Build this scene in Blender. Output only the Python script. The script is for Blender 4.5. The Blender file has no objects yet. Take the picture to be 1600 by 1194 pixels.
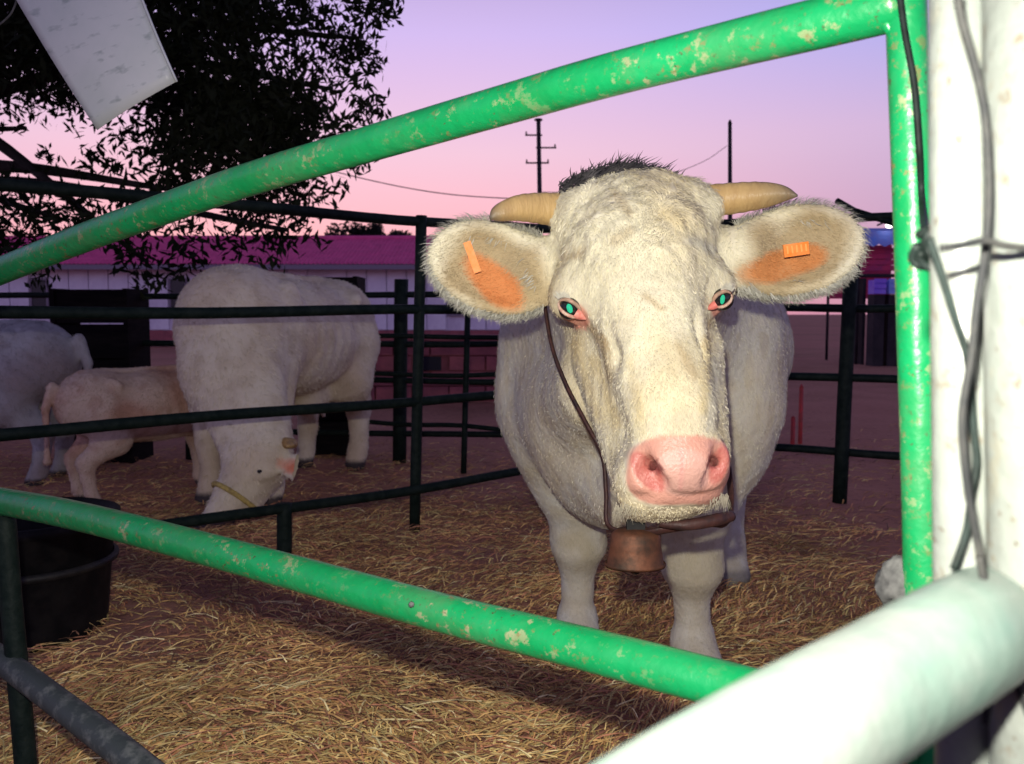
import bpy, math, random
import numpy as np
from mathutils import Vector, Matrix, noise as mnoise

random.seed(7); rng = np.random.default_rng(7)
SC = bpy.context.scene
COL = SC.collection
R = math.radians

# ------------------------------------------------------------------ camera
F = 1386.0; CX, CY = 800.0, 597.0
PITCH = R(4.41); CAMZ = 0.97
cam_d = bpy.data.cameras.new('camera'); cam = bpy.data.objects.new('camera', cam_d); COL.objects.link(cam)
cam.location = (0, 0, CAMZ); cam.rotation_euler = (R(90) - PITCH, 0, 0)
cam_d.sensor_width = 36; cam_d.lens = F / 1600 * 36; cam_d.clip_start = 0.02; cam_d.clip_end = 2000
cam_d.dof.use_dof = True; cam_d.dof.focus_distance = 1.45; cam_d.dof.aperture_fstop = 9.0
SC.camera = cam
CR = np.array([1, 0, 0.]); CF = np.array([0, math.cos(PITCH), -math.sin(PITCH)]); CU = np.array([0, math.sin(PITCH), math.cos(PITCH)])

def ray(px, py): return CR * ((px - CX) / F) + CU * ((CY - py) / F) + CF
def P(px, py, Y):
    d = ray(px, py); t = Y / d[1]
    return np.array([0, 0, CAMZ]) + d * t
def G(px, py, z=0.0):
    d = ray(px, py); t = (z - CAMZ) / d[2]
    return np.array([0, 0, CAMZ]) + d * t
def proj(v):
    q = v - np.array([0, 0, CAMZ]); dz = q @ CF
    return CX + F * (q @ CR) / dz, CY - F * (q @ CU) / dz

# ------------------------------------------------------------------ sky at dusk
def lin(r, g, b):
    f = lambda c: ((c / 255 + 0.055) / 1.055) ** 2.4 if c > 10 else c / 255 / 12.92
    return (f(r), f(g), f(b), 1)

W = bpy.data.worlds.new('World'); SC.world = W; W.use_nodes = True
nt = W.node_tree; nt.nodes.clear()
def wn(t, **k):
    n = nt.nodes.new(t)
    for a, b in k.items(): setattr(n, a, b)
    return n
tc = wn('ShaderNodeTexCoord'); sep = wn('ShaderNodeSeparateXYZ'); nt.links.new(tc.outputs['Generated'], sep.inputs[0])
asn = wn('ShaderNodeMath', operation='ARCSINE'); nt.links.new(sep.outputs['Z'], asn.inputs[0])
elv = wn('ShaderNodeMath', operation='DIVIDE'); nt.links.new(asn.outputs[0], elv.inputs[0]); elv.inputs[1].default_value = math.pi / 2
def ramp(stops):
    n = wn('ShaderNodeValToRGB'); cr = n.color_ramp
    while len(cr.elements) < len(stops): cr.elements.new(0.5)
    for e, (deg, c) in zip(cr.elements, stops):
        e.position = deg / 90; e.color = lin(*c)
    nt.links.new(elv.outputs[0], n.inputs[0]); return n
rA = ramp([(0, (255, 160, 170)), (4.5, (255, 182, 194)), (10, (243, 200, 222)), (17, (212, 188, 242)), (30, (118, 108, 152)), (50, (66, 62, 92)), (90, (44, 42, 68))])
rB = ramp([(0, (162, 138, 172)), (5.5, (174, 152, 194)), (11, (196, 172, 216)), (17, (156, 168, 240)), (30, (126, 120, 166)), (50, (68, 66, 94)), (90, (42, 42, 68))])
at = wn('ShaderNodeMath', operation='ARCTAN2'); nt.links.new(sep.outputs['X'], at.inputs[0]); nt.links.new(sep.outputs['Y'], at.inputs[1])
sub = wn('ShaderNodeMath', operation='SUBTRACT'); nt.links.new(at.outputs[0], sub.inputs[0]); sub.inputs[1].default_value = R(-13)
ab = wn('ShaderNodeMath', operation='ABSOLUTE'); nt.links.new(sub.outputs[0], ab.inputs[0])
mr = wn('ShaderNodeMapRange', interpolation_type='SMOOTHSTEP'); nt.links.new(ab.outputs[0], mr.inputs[0])
mr.inputs[1].default_value = R(8); mr.inputs[2].default_value = R(54)
mx = wn('ShaderNodeMix', data_type='RGBA'); nt.links.new(mr.outputs[0], mx.inputs[0]); nt.links.new(rA.outputs[0], mx.inputs[6]); nt.links.new(rB.outputs[0], mx.inputs[7])
sky = wn('ShaderNodeTexSky', sky_type='NISHITA'); sky.sun_disc = False; sky.sun_elevation = R(0.5); sky.sun_rotation = R(-14)
sk = wn('ShaderNodeMix', data_type='RGBA', blend_type='ADD'); sk.inputs[0].default_value = 0.012
nt.links.new(mx.outputs[2], sk.inputs[6]); nt.links.new(sky.outputs[0], sk.inputs[7])
bg = wn('ShaderNodeBackground'); bg.inputs[1].default_value = 1.0; nt.links.new(sk.outputs[2], bg.inputs[0])
wo = wn('ShaderNodeOutputWorld'); nt.links.new(bg.outputs[0], wo.inputs[0])

# ------------------------------------------------------------------ the flash of the camera that lights the near things
FL = np.array([-0.03, 0.0, CAMZ + 0.10])
fl_d = bpy.data.lights.new('camera_flash', 'SPOT'); fl = bpy.data.objects.new('camera_flash', fl_d); COL.objects.link(fl)
fl.location = FL; fl_d.energy = 120; fl_d.shadow_soft_size = 0.012; fl_d.spot_size = R(106); fl_d.spot_blend = 1.0; fl_d.color = (1.0, 0.955, 0.84)
tgt = P(930, 730, 2.0)
fl.rotation_euler = Vector(tgt - FL).to_track_quat('-Z', 'Y').to_euler()

SC.view_settings.view_transform = 'Standard'; SC.view_settings.look = 'None'
SC.view_settings.exposure = 0; SC.view_settings.gamma = 1; SC.view_settings.use_curve_mapping = False
SC.cycles.max_bounces = 5; SC.cycles.use_denoising = True

# ------------------------------------------------------------------ materials
def mat(name, col=(0.5, 0.5, 0.5), rough=0.7, metal=0.0, spec=0.3, attr=None, n_scale=0, n_amt=0.0, col2=None, n_lo=0.4, n_hi=0.65, bump=0.0, b_scale=60, stretch=None, detail=4):
    m = bpy.data.materials.new(name); m.use_nodes = True
    t = m.node_tree; b = t.nodes['Principled BSDF']
    b.inputs['Roughness'].default_value = rough; b.inputs['Metallic'].default_value = metal
    b.inputs['Specular IOR Level'].default_value = spec
    co = t.nodes.new('ShaderNodeTexCoord'); mp = t.nodes.new('ShaderNodeMapping'); t.links.new(co.outputs['Object'], mp.inputs[0])
    if stretch: mp.inputs['Scale'].default_value = stretch
    src = None
    if attr:
        a = t.nodes.new('ShaderNodeVertexColor'); a.layer_name = attr; src = a.outputs[0]
    if col2 is not None:
        n = t.nodes.new('ShaderNodeTexNoise'); n.inputs['Scale'].default_value = n_scale; n.inputs['Detail'].default_value = detail; n.inputs['Roughness'].default_value = 0.65
        t.links.new(mp.outputs[0], n.inputs['Vector'])
        r = t.nodes.new('ShaderNodeMapRange'); t.links.new(n.outputs[0], r.inputs[0])
        r.inputs[1].default_value = n_lo; r.inputs[2].default_value = n_hi; r.inputs[3].default_value = 0; r.inputs[4].default_value = n_amt or 1.0
        x = t.nodes.new('ShaderNodeMix'); x.data_type = 'RGBA'
        t.links.new(r.outputs[0], x.inputs[0])
        if src is not None: t.links.new(src, x.inputs[6])
        else: x.inputs[6].default_value = (*col, 1)
        x.inputs[7].default_value = (*col2, 1); src = x.outputs[2]
    if src is not None: t.links.new(src, b.inputs['Base Color'])
    else: b.inputs['Base Color'].default_value = (*col, 1)
    if bump:
        n2 = t.nodes.new('ShaderNodeTexNoise'); n2.inputs['Scale'].default_value = b_scale; n2.inputs['Detail'].default_value = 4
        t.links.new(mp.outputs[0], n2.inputs['Vector'])
        bp = t.nodes.new('ShaderNodeBump'); bp.inputs['Strength'].default_value = bump; bp.inputs['Distance'].default_value = 0.01
        t.links.new(n2.outputs[0], bp.inputs['Height']); t.links.new(bp.outputs[0], b.inputs['Normal'])
    return m

def emis(name, col, s):
    m = bpy.data.materials.new(name); m.use_nodes = True; b = m.node_tree.nodes['Principled BSDF']
    b.inputs['Emission Color'].default_value = (*col, 1); b.inputs['Emission Strength'].default_value = s; b.inputs['Base Color'].default_value = (*col, 1)
    return m

def paint(name, base, dark, chip, rough=0.35):
    """old gate paint: two tones of paint plus chipped spots where primer, rust and dried mud show"""
    m = mat(name, base, rough, spec=0.4, n_scale=9, col2=dark, n_lo=0.35, n_hi=0.75, bump=0.25, b_scale=45)
    t = m.node_tree; b = t.nodes['Principled BSDF']; prev = b.inputs['Base Color'].links[0].from_socket
    co = [n for n in t.nodes if n.type == 'MAPPING'][0]
    for sc, lo, hi, c, am in ((46, 0.575, 0.625, chip, 0.75), (75, 0.58, 0.66, (chip[0] * .6, chip[1] * .42, chip[2] * .3), 0.85), (130, 0.62, 0.66, (0.06, 0.03, 0.015), 0.9), (8, 0.45, 0.8, (chip[0] * .45, chip[1] * .5, chip[2] * .5), 0.55)):
        n = t.nodes.new('ShaderNodeTexNoise'); n.inputs['Scale'].default_value = sc; n.inputs['Detail'].default_value = 5; n.inputs['Roughness'].default_value = 0.7
        t.links.new(co.outputs[0], n.inputs['Vector'])
        r = t.nodes.new('ShaderNodeMapRange'); t.links.new(n.outputs[0], r.inputs[0]); r.inputs[1].default_value = lo; r.inputs[2].default_value = hi; r.inputs[4].default_value = am
        g = t.nodes.new('ShaderNodeTexNoise'); g.inputs['Scale'].default_value = 4.5; g.inputs['Detail'].default_value = 3; t.links.new(co.outputs[0], g.inputs['Vector'])
        gr = t.nodes.new('ShaderNodeMapRange'); t.links.new(g.outputs[0], gr.inputs[0]); gr.inputs[1].default_value = 0.36; gr.inputs[2].default_value = 0.62
        mu = t.nodes.new('ShaderNodeMath'); mu.operation = 'MULTIPLY'; t.links.new(r.outputs[0], mu.inputs[0]); t.links.new(gr.outputs[0], mu.inputs[1])
        x = t.nodes.new('ShaderNodeMix'); x.data_type = 'RGBA'; t.links.new(mu.outputs[0], x.inputs[0]); t.links.new(prev, x.inputs[6]); x.inputs[7].default_value = (*c, 1); prev = x.outputs[2]
    t.links.new(prev, b.inputs['Base Color'])
    return m

M = {}
M['green'] = paint('green_gate_paint', (0.003, 0.20, 0.055), (0.006, 0.26, 0.085), (0.30, 0.27, 0.16))
M['mint'] = paint('pale_grey_green_paint', (0.135, 0.152, 0.138), (0.155, 0.165, 0.15), (0.16, 0.155, 0.12))
M['palerail'] = mat('pale_mint_rail_paint', (0.090, 0.135, 0.114), 0.4, n_scale=12, col2=(0.13, 0.15, 0.135), bump=0.15, b_scale=50)
M['greysteel'] = mat('weathered_grey_steel', (0.045, 0.055, 0.055), 0.6, n_scale=30, col2=(0.16, 0.17, 0.16), n_lo=0.5, n_hi=0.75, bump=0.2)
M['darkgreen'] = mat('dark_green_pen_paint', (0.004, 0.010, 0.008), 0.6, spec=0.12, n_scale=25, col2=(0.012, 0.020, 0.016), bump=0.3)
M['blackplastic'] = mat('black_plastic', (0.005, 0.005, 0.006), 0.7, spec=0.15, n_scale=14, col2=(0.014, 0.013, 0.013))
M['darkwood'] = mat('dark_wood', (0.005, 0.004, 0.005), 0.9, spec=.1, n_scale=8, col2=(0.012, 0.009, 0.009), stretch=(1, 1, 6))
M['cow'] = mat('cow_coat', attr='Col', rough=0.8, spec=0.15, n_scale=14, col2=(0.46, 0.36, 0.20), n_lo=0.52, n_hi=0.85, n_amt=0.42, bump=0.5, b_scale=38)
M['herd'] = mat('herd_coat', attr='Col', rough=0.85, spec=0.12, n_scale=6, col2=(0.33, 0.22, 0.17), n_lo=0.5, n_hi=0.8, n_amt=0.35, bump=0.4, b_scale=30)
M['hair'] = mat('cow_hair', attr='Col', rough=0.7, spec=0.15)
M['hornv'] = mat('horn_layers', attr='Col', rough=.4, n_scale=16, col2=(.30, .17, .07), n_lo=.45, n_hi=.8, n_amt=.6, bump=.35, b_scale=60, stretch=(3, .7, .7))
M['tuft'] = mat('dark_poll_hair', (0.018, 0.016, 0.018), 0.7, n_scale=40, col2=(0.10, 0.09, 0.09), n_lo=.5, n_hi=.75)
M['nose'] = mat('bare_nose_skin', attr='Col', rough=0.38, spec=0.4, n_scale=70, col2=(.66, .36, .29), n_lo=.45, n_hi=.8, n_amt=.5, bump=0.28, b_scale=200)
M['horn'] = mat('horn', (0.50, 0.33, 0.13), 0.45, n_scale=9, col2=(0.26, 0.15, 0.06), bump=0.3, b_scale=70, stretch=(0.6, 3, 3))
M['horntip'] = mat('horn_tip', (0.20, 0.17, 0.12), 0.4, n_scale=30, col2=(0.33, 0.27, 0.18))
M['eyeblack'] = mat('eye_dark', (0.010, 0.012, 0.012), 0.12, spec=0.5)
M['eyeshine'] = mat('eye_shine_green', (0.02, 0.46, 0.25), 0.3, spec=0.3)  # flash reflection in the pupil, painted as green base colour
M['eyelid'] = mat('pink_eyelid', (0.62, 0.17, 0.14), 0.45, n_scale=90, col2=(0.75, 0.33, 0.26))
M['lowlid'] = mat('brown_pink_lower_lid', (.42, .20, .15), 0.55, n_scale=120, col2=(.60, .45, .34))
M['lidline'] = mat('brown_upper_lid', (.30, .20, .14), 0.6, n_scale=90, col2=(.50, .30, .22))
M['leather'] = mat('brown_leather', (0.055, 0.022, 0.018), 0.55, n_scale=40, col2=(0.02, 0.012, 0.012), bump=0.3)
M['copper'] = mat('copper_bell', (0.15, 0.06, 0.032), 0.6, metal=0.5, n_scale=22, col2=(0.05, 0.03, 0.02), bump=0.2, b_scale=50)
M['black'] = mat('black_iron', (0.008, 0.008, 0.008), 0.6, n_scale=30, col2=(0.02, 0.018, 0.016))
M['tag'] = mat('orange_ear_tag', (0.92, 0.24, 0.03), 0.5, n_scale=60, col2=(0.85, 0.30, 0.08))
M['tagprint'] = mat('ear_tag_print', (1.0, 0.40, 0.10), 0.6)
M['rope'] = mat('yellow_rope', (0.55, 0.42, 0.12), 0.85, n_scale=60, col2=(0.3, 0.22, 0.08))
M['wire'] = mat('tie_wire', (0.012, 0.013, 0.014), 0.65, spec=.15, n_scale=40, col2=(0.03, 0.03, 0.028))
M['cable'] = mat('black_cable', (0.004, 0.007, 0.006), 0.6, spec=.15, n_scale=40, col2=(0.012, 0.02, 0.018))
M['cloth'] = mat('pale_rag', (0.12, 0.12, 0.115), 0.9, n_scale=40, col2=(0.05, 0.05, 0.05), bump=0.5)
M['straw'] = mat('straw_litter', attr='Col', rough=0.75, spec=0.2)
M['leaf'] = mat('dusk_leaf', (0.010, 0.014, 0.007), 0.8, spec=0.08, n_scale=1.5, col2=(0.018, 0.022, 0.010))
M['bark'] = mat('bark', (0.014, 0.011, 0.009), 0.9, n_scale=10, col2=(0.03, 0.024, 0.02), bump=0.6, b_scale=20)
M['farleaf'] = mat('far_leaf', (0.012, 0.014, 0.010), 0.9, n_scale=1, col2=(0.02, 0.022, 0.015))
M['wall'] = mat('white_render_wall', (0.82, 0.76, 0.84), 0.8, n_scale=2.5, col2=(0.66, 0.58, 0.68))
M['panel'] = mat('white_metal_panel', (0.85, 0.79, 0.88), 0.6, n_scale=1.2, col2=(0.70, 0.62, 0.74))
M['roof'] = mat('rose_roof_tile', (0.88, 0.12, 0.33), 0.8, n_scale=3, col2=(0.70, 0.09, 0.26))
M['glass'] = mat('dark_window_glass', (0.02, 0.02, 0.03), 0.15, spec=0.5)
M['frame'] = mat('window_frame', (0.25, 0.2, 0.26), 0.6)
M['brick'] = mat('red_block', (0.40, 0.12, 0.13), 0.9, n_scale=4, col2=(0.27, 0.09, 0.10), bump=0.4, b_scale=14)
M['pole'] = mat('dark_pole', (0.022, 0.018, 0.022), 0.8, n_scale=5, col2=(0.04, 0.03, 0.035))
M['blue'] = mat('blue_canvas', (0.14, 0.28, 0.85), 0.8, n_scale=3, col2=(0.22, 0.24, 0.7))
M['crimson'] = mat('crimson_board', (0.65, 0.05, 0.14), 0.7, n_scale=4, col2=(0.45, 0.05, 0.16))
M['violet'] = mat('violet_crate', (0.28, 0.13, 0.9), 0.5, n_scale=4, col2=(0.34, 0.22, 0.9))
M['skycrate'] = mat('light_blue_crate', (0.30, 0.42, 0.95), 0.5)
M['magenta'] = mat('magenta_crate', (0.38, 0.03, 0.28), 0.5)
M['redpaint'] = mat('red_stake_paint', (0.50, 0.05, 0.05), 0.7, n_scale=20, col2=(0.3, 0.05, 0.05))
M['bulb'] = emis('lit_bulb', (1.0, 0.95, 0.85), 9)
M['white'] = mat('white_lamp_body', (0.7, 0.7, 0.7), 0.5)

def paper_mat():
    m = mat('notice_paper', (0.62, 0.65, 0.64), 0.35, spec=0.4, n_scale=5, col2=(0.55, 0.60, 0.58), bump=0.1, b_scale=8)
    t = m.node_tree; b = t.nodes['Principled BSDF']; prev = b.inputs['Base Color'].links[0].from_socket
    tcn = t.nodes.new('ShaderNodeTexCoord'); mp = t.nodes.new('ShaderNodeMapping'); t.links.new(tcn.outputs['UV'], mp.inputs[0])
    # faint, unreadable printed lines: smudges gated by rows
    mp.inputs['Scale'].default_value = (6, 22, 1)
    n = t.nodes.new('ShaderNodeTexNoise'); n.inputs['Scale'].default_value = 1.0; n.inputs['Detail'].default_value = 3; t.links.new(mp.outputs[0], n.inputs['Vector'])
    r = t.nodes.new('ShaderNodeMapRange'); t.links.new(n.outputs[0], r.inputs[0]); r.inputs[1].default_value = 0.54; r.inputs[2].default_value = 0.68; r.inputs[4].default_value = 0.45
    sp = t.nodes.new('ShaderNodeSeparateXYZ'); t.links.new(tcn.outputs['UV'], sp.inputs[0])
    w = t.nodes.new('ShaderNodeMath'); w.operation = 'MULTIPLY'; w.inputs[1].default_value = 9; t.links.new(sp.outputs['Y'], w.inputs[0])
    fr = t.nodes.new('ShaderNodeMath'); fr.operation = 'FRACT'; t.links.new(w.outputs[0], fr.inputs[0])
    gt = t.nodes.new('ShaderNodeMath'); gt.operation = 'GREATER_THAN'; gt.inputs[1].default_value = 0.45; t.links.new(fr.outputs[0], gt.inputs[0])
    ml = t.nodes.new('ShaderNodeMath'); ml.operation = 'MULTIPLY'; t.links.new(r.outputs[0], ml.inputs[0]); t.links.new(gt.outputs[0], ml.inputs[1])
    x = t.nodes.new('ShaderNodeMix'); x.data_type = 'RGBA'; t.links.new(ml.outputs[0], x.inputs[0]); t.links.new(prev, x.inputs[6]); x.inputs[7].default_value = (0.10, 0.17, 0.15, 1)
    t.links.new(x.outputs[2], b.inputs['Base Color'])
    return m
M['paper'] = paper_mat()

def ground_mat():
    m = bpy.data.materials.new('trampled_earth'); m.use_nodes = True; t = m.node_tree; b = t.nodes['Principled BSDF']
    b.inputs['Roughness'].default_value = 0.95; b.inputs['Specular IOR Level'].default_value = 0.1
    co = t.nodes.new('ShaderNodeTexCoord')
    def noise(s, d=6):
        n = t.nodes.new('ShaderNodeTexNoise'); n.inputs['Scale'].default_value = s; n.inputs['Detail'].default_value = d; n.inputs['Roughness'].default_value = 0.7
        t.links.new(co.outputs['Object'], n.inputs['Vector']); return n
    def mixc(fac, a, c):
        x = t.nodes.new('ShaderNodeMix'); x.data_type = 'RGBA'; t.links.new(fac, x.inputs[0])
        for s, v in ((6, a), (7, c)):
            if isinstance(v, tuple): x.inputs[s].default_value = (*v, 1)
            else: t.links.new(v, x.inputs[s])
        return x.outputs[2]
    def rng_(src, lo, hi):
        r = t.nodes.new('ShaderNodeMapRange'); t.links.new(src, r.inputs[0]); r.inputs[1].default_value = lo; r.inputs[2].default_value = hi; return r.outputs[0]
    c1 = mixc(rng_(noise(1.3).outputs[0], 0.4, 0.62), (0.34, 0.17, 0.105), (0.47, 0.25, 0.17))
    c2 = mixc(rng_(noise(22).outputs[0], 0.5, 0.7), c1, (0.09, 0.05, 0.045))
    c3 = mixc(rng_(noise(0.12, 3).outputs[0], 0.35, 0.7), c2, (0.56, 0.25, 0.19))
    t.links.new(c3, b.inputs['Base Color'])
    bp = t.nodes.new('ShaderNodeBump'); bp.inputs['Strength'].default_value = 0.7; bp.inputs['Distance'].default_value = 0.02
    t.links.new(noise(30).outputs[0], bp.inputs['Height']); t.links.new(bp.outputs[0], b.inputs['Normal'])
    return m
M['ground'] = ground_mat()

# ------------------------------------------------------------------ mesh helpers
def mesh_np(name, V, Fq, m, parent=None, smooth=False, cols=None, uv=None):
    V = np.asarray(V, float); me = bpy.data.meshes.new(name)
    me.from_pydata(V.tolist(), [], [list(map(int, f)) for f in Fq] if not isinstance(Fq, np.ndarray) else Fq.tolist())
    if smooth: me.polygons.foreach_set('use_smooth', np.ones(len(me.polygons), bool))
    if cols is not None:
        a = me.color_attributes.new('Col', 'FLOAT_COLOR', 'POINT')
        c = np.ones((len(V), 4), np.float32); c[:, :3] = cols; a.data.foreach_set('color', c.ravel())
    me.materials.append(M[m] if isinstance(m, str) else m)
    me.update()
    o = bpy.data.objects.new(name, me); COL.objects.link(o)
    if parent is not None:
        o.parent = parent; o.matrix_parent_inverse = parent.matrix_world.inverted() if False else Matrix.Translation(-Vector(parent.location))
    return o

def tag(o, label=None, cat=None, group=None, kind=None):
    if label: o['label'] = label
    if cat: o['category'] = cat
    if group: o['group'] = group
    if kind: o['kind'] = kind
    return o
def empty(name, loc, label, cat, group=None):
    o = bpy.data.objects.new(name, None); COL.objects.link(o); o.location = tuple(float(c) for c in loc); o.empty_display_size = 0.1
    return tag(o, label, cat, group)

def spline(pts, n):
    pts = np.asarray(pts, float)
    if len(pts) == 2: return np.linspace(pts[0], pts[1], n)
    ext = np.vstack([2 * pts[0] - pts[1], pts, 2 * pts[-1] - pts[-2]])
    out = []; segs = len(pts) - 1
    for u in np.linspace(0, segs, n):
        i = min(int(u), segs - 1); t = u - i
        p0, p1, p2, p3 = ext[i], ext[i + 1], ext[i + 2], ext[i + 3]
        out.append(0.5 * (2 * p1 + (p2 - p0) * t + (2 * p0 - 5 * p1 + 4 * p2 - p3) * t * t + (3 * p1 - p0 - 3 * p2 + p3) * t ** 3))
    return np.array(out)

def tube(path, r, seg=12, flat=1.0, wob=0.0, closed=False, up=None):
    """tapered tube along a polyline; r scalar or list; flat < 1 flattens it"""
    path = np.asarray(path, float); n = len(path)
    rr = np.full(n, r) if np.isscalar(r) else np.interp(np.linspace(0, 1, n), np.linspace(0, 1, len(r)), r)
    T = np.gradient(path, axis=0)
    if closed: T = np.roll(path, -1, 0) - np.roll(path, 1, 0)
    T /= np.linalg.norm(T, axis=1)[:, None] + 1e-9
    u0 = np.array([0, 0, 1.]) if up is None else np.asarray(up, float)
    if abs(T[0] @ u0) > 0.95 and up is None: u0 = np.array([1., 0, 0])
    V = []
    a = u0
    for i in range(n):
        a = (u0 if up is not None else a) - T[i] * ((u0 if up is not None else a) @ T[i]); a = a / (np.linalg.norm(a) + 1e-9); b = np.cross(T[i], a)
        for k in range(seg):
            th = 2 * math.pi * k / seg
            w = 1 + (wob * (mnoise.noise(Vector((path[i] * 9 + k * 0.3).tolist()))) if wob else 0)
            V.append(path[i] + (a * math.cos(th) + b * math.sin(th) * flat) * rr[i] * w)
    Fq = []
    for i in range(n if closed else n - 1):
        j = (i + 1) % n
        for k in range(seg):
            k2 = (k + 1) % seg
            Fq.append([i * seg + k, i * seg + k2, j * seg + k2, j * seg + k])
    if not closed:
        Fq.append(list(range(seg))[::-1]); Fq.append([(n - 1) * seg + k for k in range(seg)])
    return np.array(V), Fq

def boxv(c, s, rz=0.0):
    c = np.asarray(c, float); hx, hy, hz = [q / 2 for q in s]
    V = np.array([[x, y, z] for z in (-hz, hz) for x, y in ((-hx, -hy), (hx, -hy), (hx, hy), (-hx, hy))])
    ca, sa = math.cos(rz), math.sin(rz)
    V = V @ np.array([[ca, sa, 0], [-sa, ca, 0], [0, 0, 1]])
    return V + c, [[0, 3, 2, 1], [4, 5, 6, 7], [0, 1, 5, 4], [1, 2, 6, 5], [2, 3, 7, 6], [3, 0, 4, 7]]

def join(parts):
    V = []; Fq = []; o = 0
    for v, f in parts:
        V.append(np.asarray(v)); Fq += [[int(i) + o for i in q] for q in f]; o += len(v)
    return np.vstack(V), Fq

def lathe(prof, seg=28):
    V = []; Fq = []
    for r, z in prof:
        for k in range(seg):
            a = 2 * math.pi * k / seg; V.append([r * math.cos(a), r * math.sin(a), z])
    for i in range(len(prof) - 1):
        for k in range(seg):
            k2 = (k + 1) % seg; Fq.append([i * seg + k, i * seg + k2, (i + 1) * seg + k2, (i + 1) * seg + k])
    return np.array(V), Fq

# ================================================================== SETTING
# ground: fine near grid with trampled relief, one sheet running to the horizon
def gheight(x, y):
    return 0.022 * mnoise.noise(Vector((x * 1.7, y * 1.7, 0.3))) + 0.012 * mnoise.noise(Vector((x * 5, y * 5, 2.0)))
def axis(lo, hi, step, far):
    core = np.arange(lo, hi + 1e-6, step); g = []; d = step
    x = hi
    while x < far: d *= 1.5; x += d; g.append(x)
    l = []; d = step; x = lo
    while x > -far: d *= 1.5; x -= d; l.append(x)
    return np.array(l[::-1] + core.tolist() + g)
gx = axis(-4.5, 4.5, 0.09, 900); gy = axis(-0.8, 8.0, 0.09, 900)
GV = []; 
for y in gy:
    for x in gx:
        near = abs(x) < 9 and -4 < y < 13
        GV.append((x, y, gheight(x, y) if near else -0.0))
nx = len(gx)
GF = [[j * nx + i, j * nx + i + 1, (j + 1) * nx + i + 1, (j + 1) * nx + i] for j in range(len(gy) - 1) for i in range(nx - 1)]
tag(mesh_np('ground', GV, GF, 'ground', smooth=True), 'trampled reddish brown earth of the cattle pens', kind='structure')

# straw litter strewn over the pens
def straw():
    V = []; Fq = []; C = []
    pal = np.array([[0.48, 0.30, 0.11], [0.38, 0.21, 0.085], [0.56, 0.41, 0.16], [0.24, 0.115, 0.06], [0.42, 0.33, 0.13], [0.38, 0.17, 0.09], [0.15, 0.08, 0.045], [0.62, 0.52, 0.26]])
    def strand(x, y, L, w, ang, lift, z0, c):
        o = len(V); n = 4; cu = rng.normal(0, 0.22)
        px_, py_ = x, y
        for i in range(n):
            t = i / (n - 1); a = ang + cu * t
            z = z0 + lift * math.sin(math.pi * min(1, t * 0.9)) 
            sx, sy = -math.sin(a) * w / 2, math.cos(a) * w / 2
            tl = w * 0.35 * ((i % 2) - 0.5)
            V.append((px_ - sx, py_ - sy, z - tl)); V.append((px_ + sx, py_ + sy, z + tl + w * .4))
            C.append(c); C.append(c)
            px_ += math.cos(a) * L / (n - 1); py_ += math.sin(a) * L / (n - 1)
        for i in range(n - 1): Fq.append([o + 2 * i, o + 2 * i + 1, o + 2 * i + 3, o + 2 * i + 2])
    N = 150000
    for i in range(N):
        y = 1.35 + (rng.random() ** 1.7) * 6.2
        hw = 0.66 * y + 0.4
        x = rng.uniform(-hw, hw)
        dens = 0.66 + 0.55 * mnoise.noise(Vector((x * 0.9, y * 0.9, 5))) + 0.55 * mnoise.noise(Vector((x * 3.1, y * 3.1, 8)))
        if y > 4.3: dens *= max(0.05, 1 - (y - 4.3) / 2.2) * 0.6
        if x > 1.0 + 0.15 * y and y < 5: dens *= 0.45
        if rng.random() > dens: continue
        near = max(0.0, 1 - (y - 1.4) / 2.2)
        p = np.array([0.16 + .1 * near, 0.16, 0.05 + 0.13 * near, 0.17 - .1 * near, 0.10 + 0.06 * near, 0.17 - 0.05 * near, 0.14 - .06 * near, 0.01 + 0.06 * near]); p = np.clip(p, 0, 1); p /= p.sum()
        c = pal[rng.choice(8, p=p)] * rng.uniform(0.85, 1.95) * (1 + 0.5 * mnoise.noise(Vector((x * 2.2, y * 2.2, 3))))
        L = rng.uniform(0.03, 0.12) if rng.random() < 0.75 else rng.uniform(0.015, 0.05)
        if rng.random() < 0.03: L *= 1.9
        ang = rng.normal(0.1 + 1.6 * mnoise.noise(Vector((x * 1.6, y * 1.6, 9))), 0.5) if rng.random() < 0.75 else rng.uniform(0, math.pi)
        strand(x, y, L, rng.uniform(0.0013, 0.0034) * (1 + 0.08 * y), ang, rng.uniform(0, 0.020), gheight(x, y) + rng.uniform(0.001, 0.030), c)
    o = mesh_np('straw_litter', V, Fq, 'straw', cols=np.array(C))
    tag(o, 'golden straw litter strewn over the pen floor', 'straw', kind='stuff')
straw()

# ================================================================== FENCES
def railed_panel(name, A, B, heights, posts, rr, rp, label, ztop, group='dark railed pen panels', tilt=0.0, m='darkgreen', bends=0.006):
    A = np.array([*A, 0.]); B = np.array([*B, 0.]); e = empty(name, A, label, 'fence', group)
    for h in heights:
        pts = [A + (B - A) * t + np.array([rng.normal(0, bends), rng.normal(0, bends), h + rng.normal(0, bends)]) for t in np.linspace(0, 1, 6)]
        mesh_np('rail', *tube(spline(pts, 26), rr, 10, wob=0.05), m, e, True)
    for t, z0, z1, r in posts:
        q = A + (B - A) * t
        pth = [q + np.array([tilt * (z1 - z), 0, z]) for z in np.linspace(z0, z1, 6)]
        mesh_np('post', *tube(pth, r, 10, wob=0.05), m, e, True)
    return e
def on_line(A, B, px):
    """parameter along A-B where the vertical plane through pixel column px cuts it"""
    k = (px - CX) / F * 1.0
    ax, ay = A; bx, by = B
    return (k * ay - ax) / ((bx - ax) - k * (by - ay))

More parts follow.
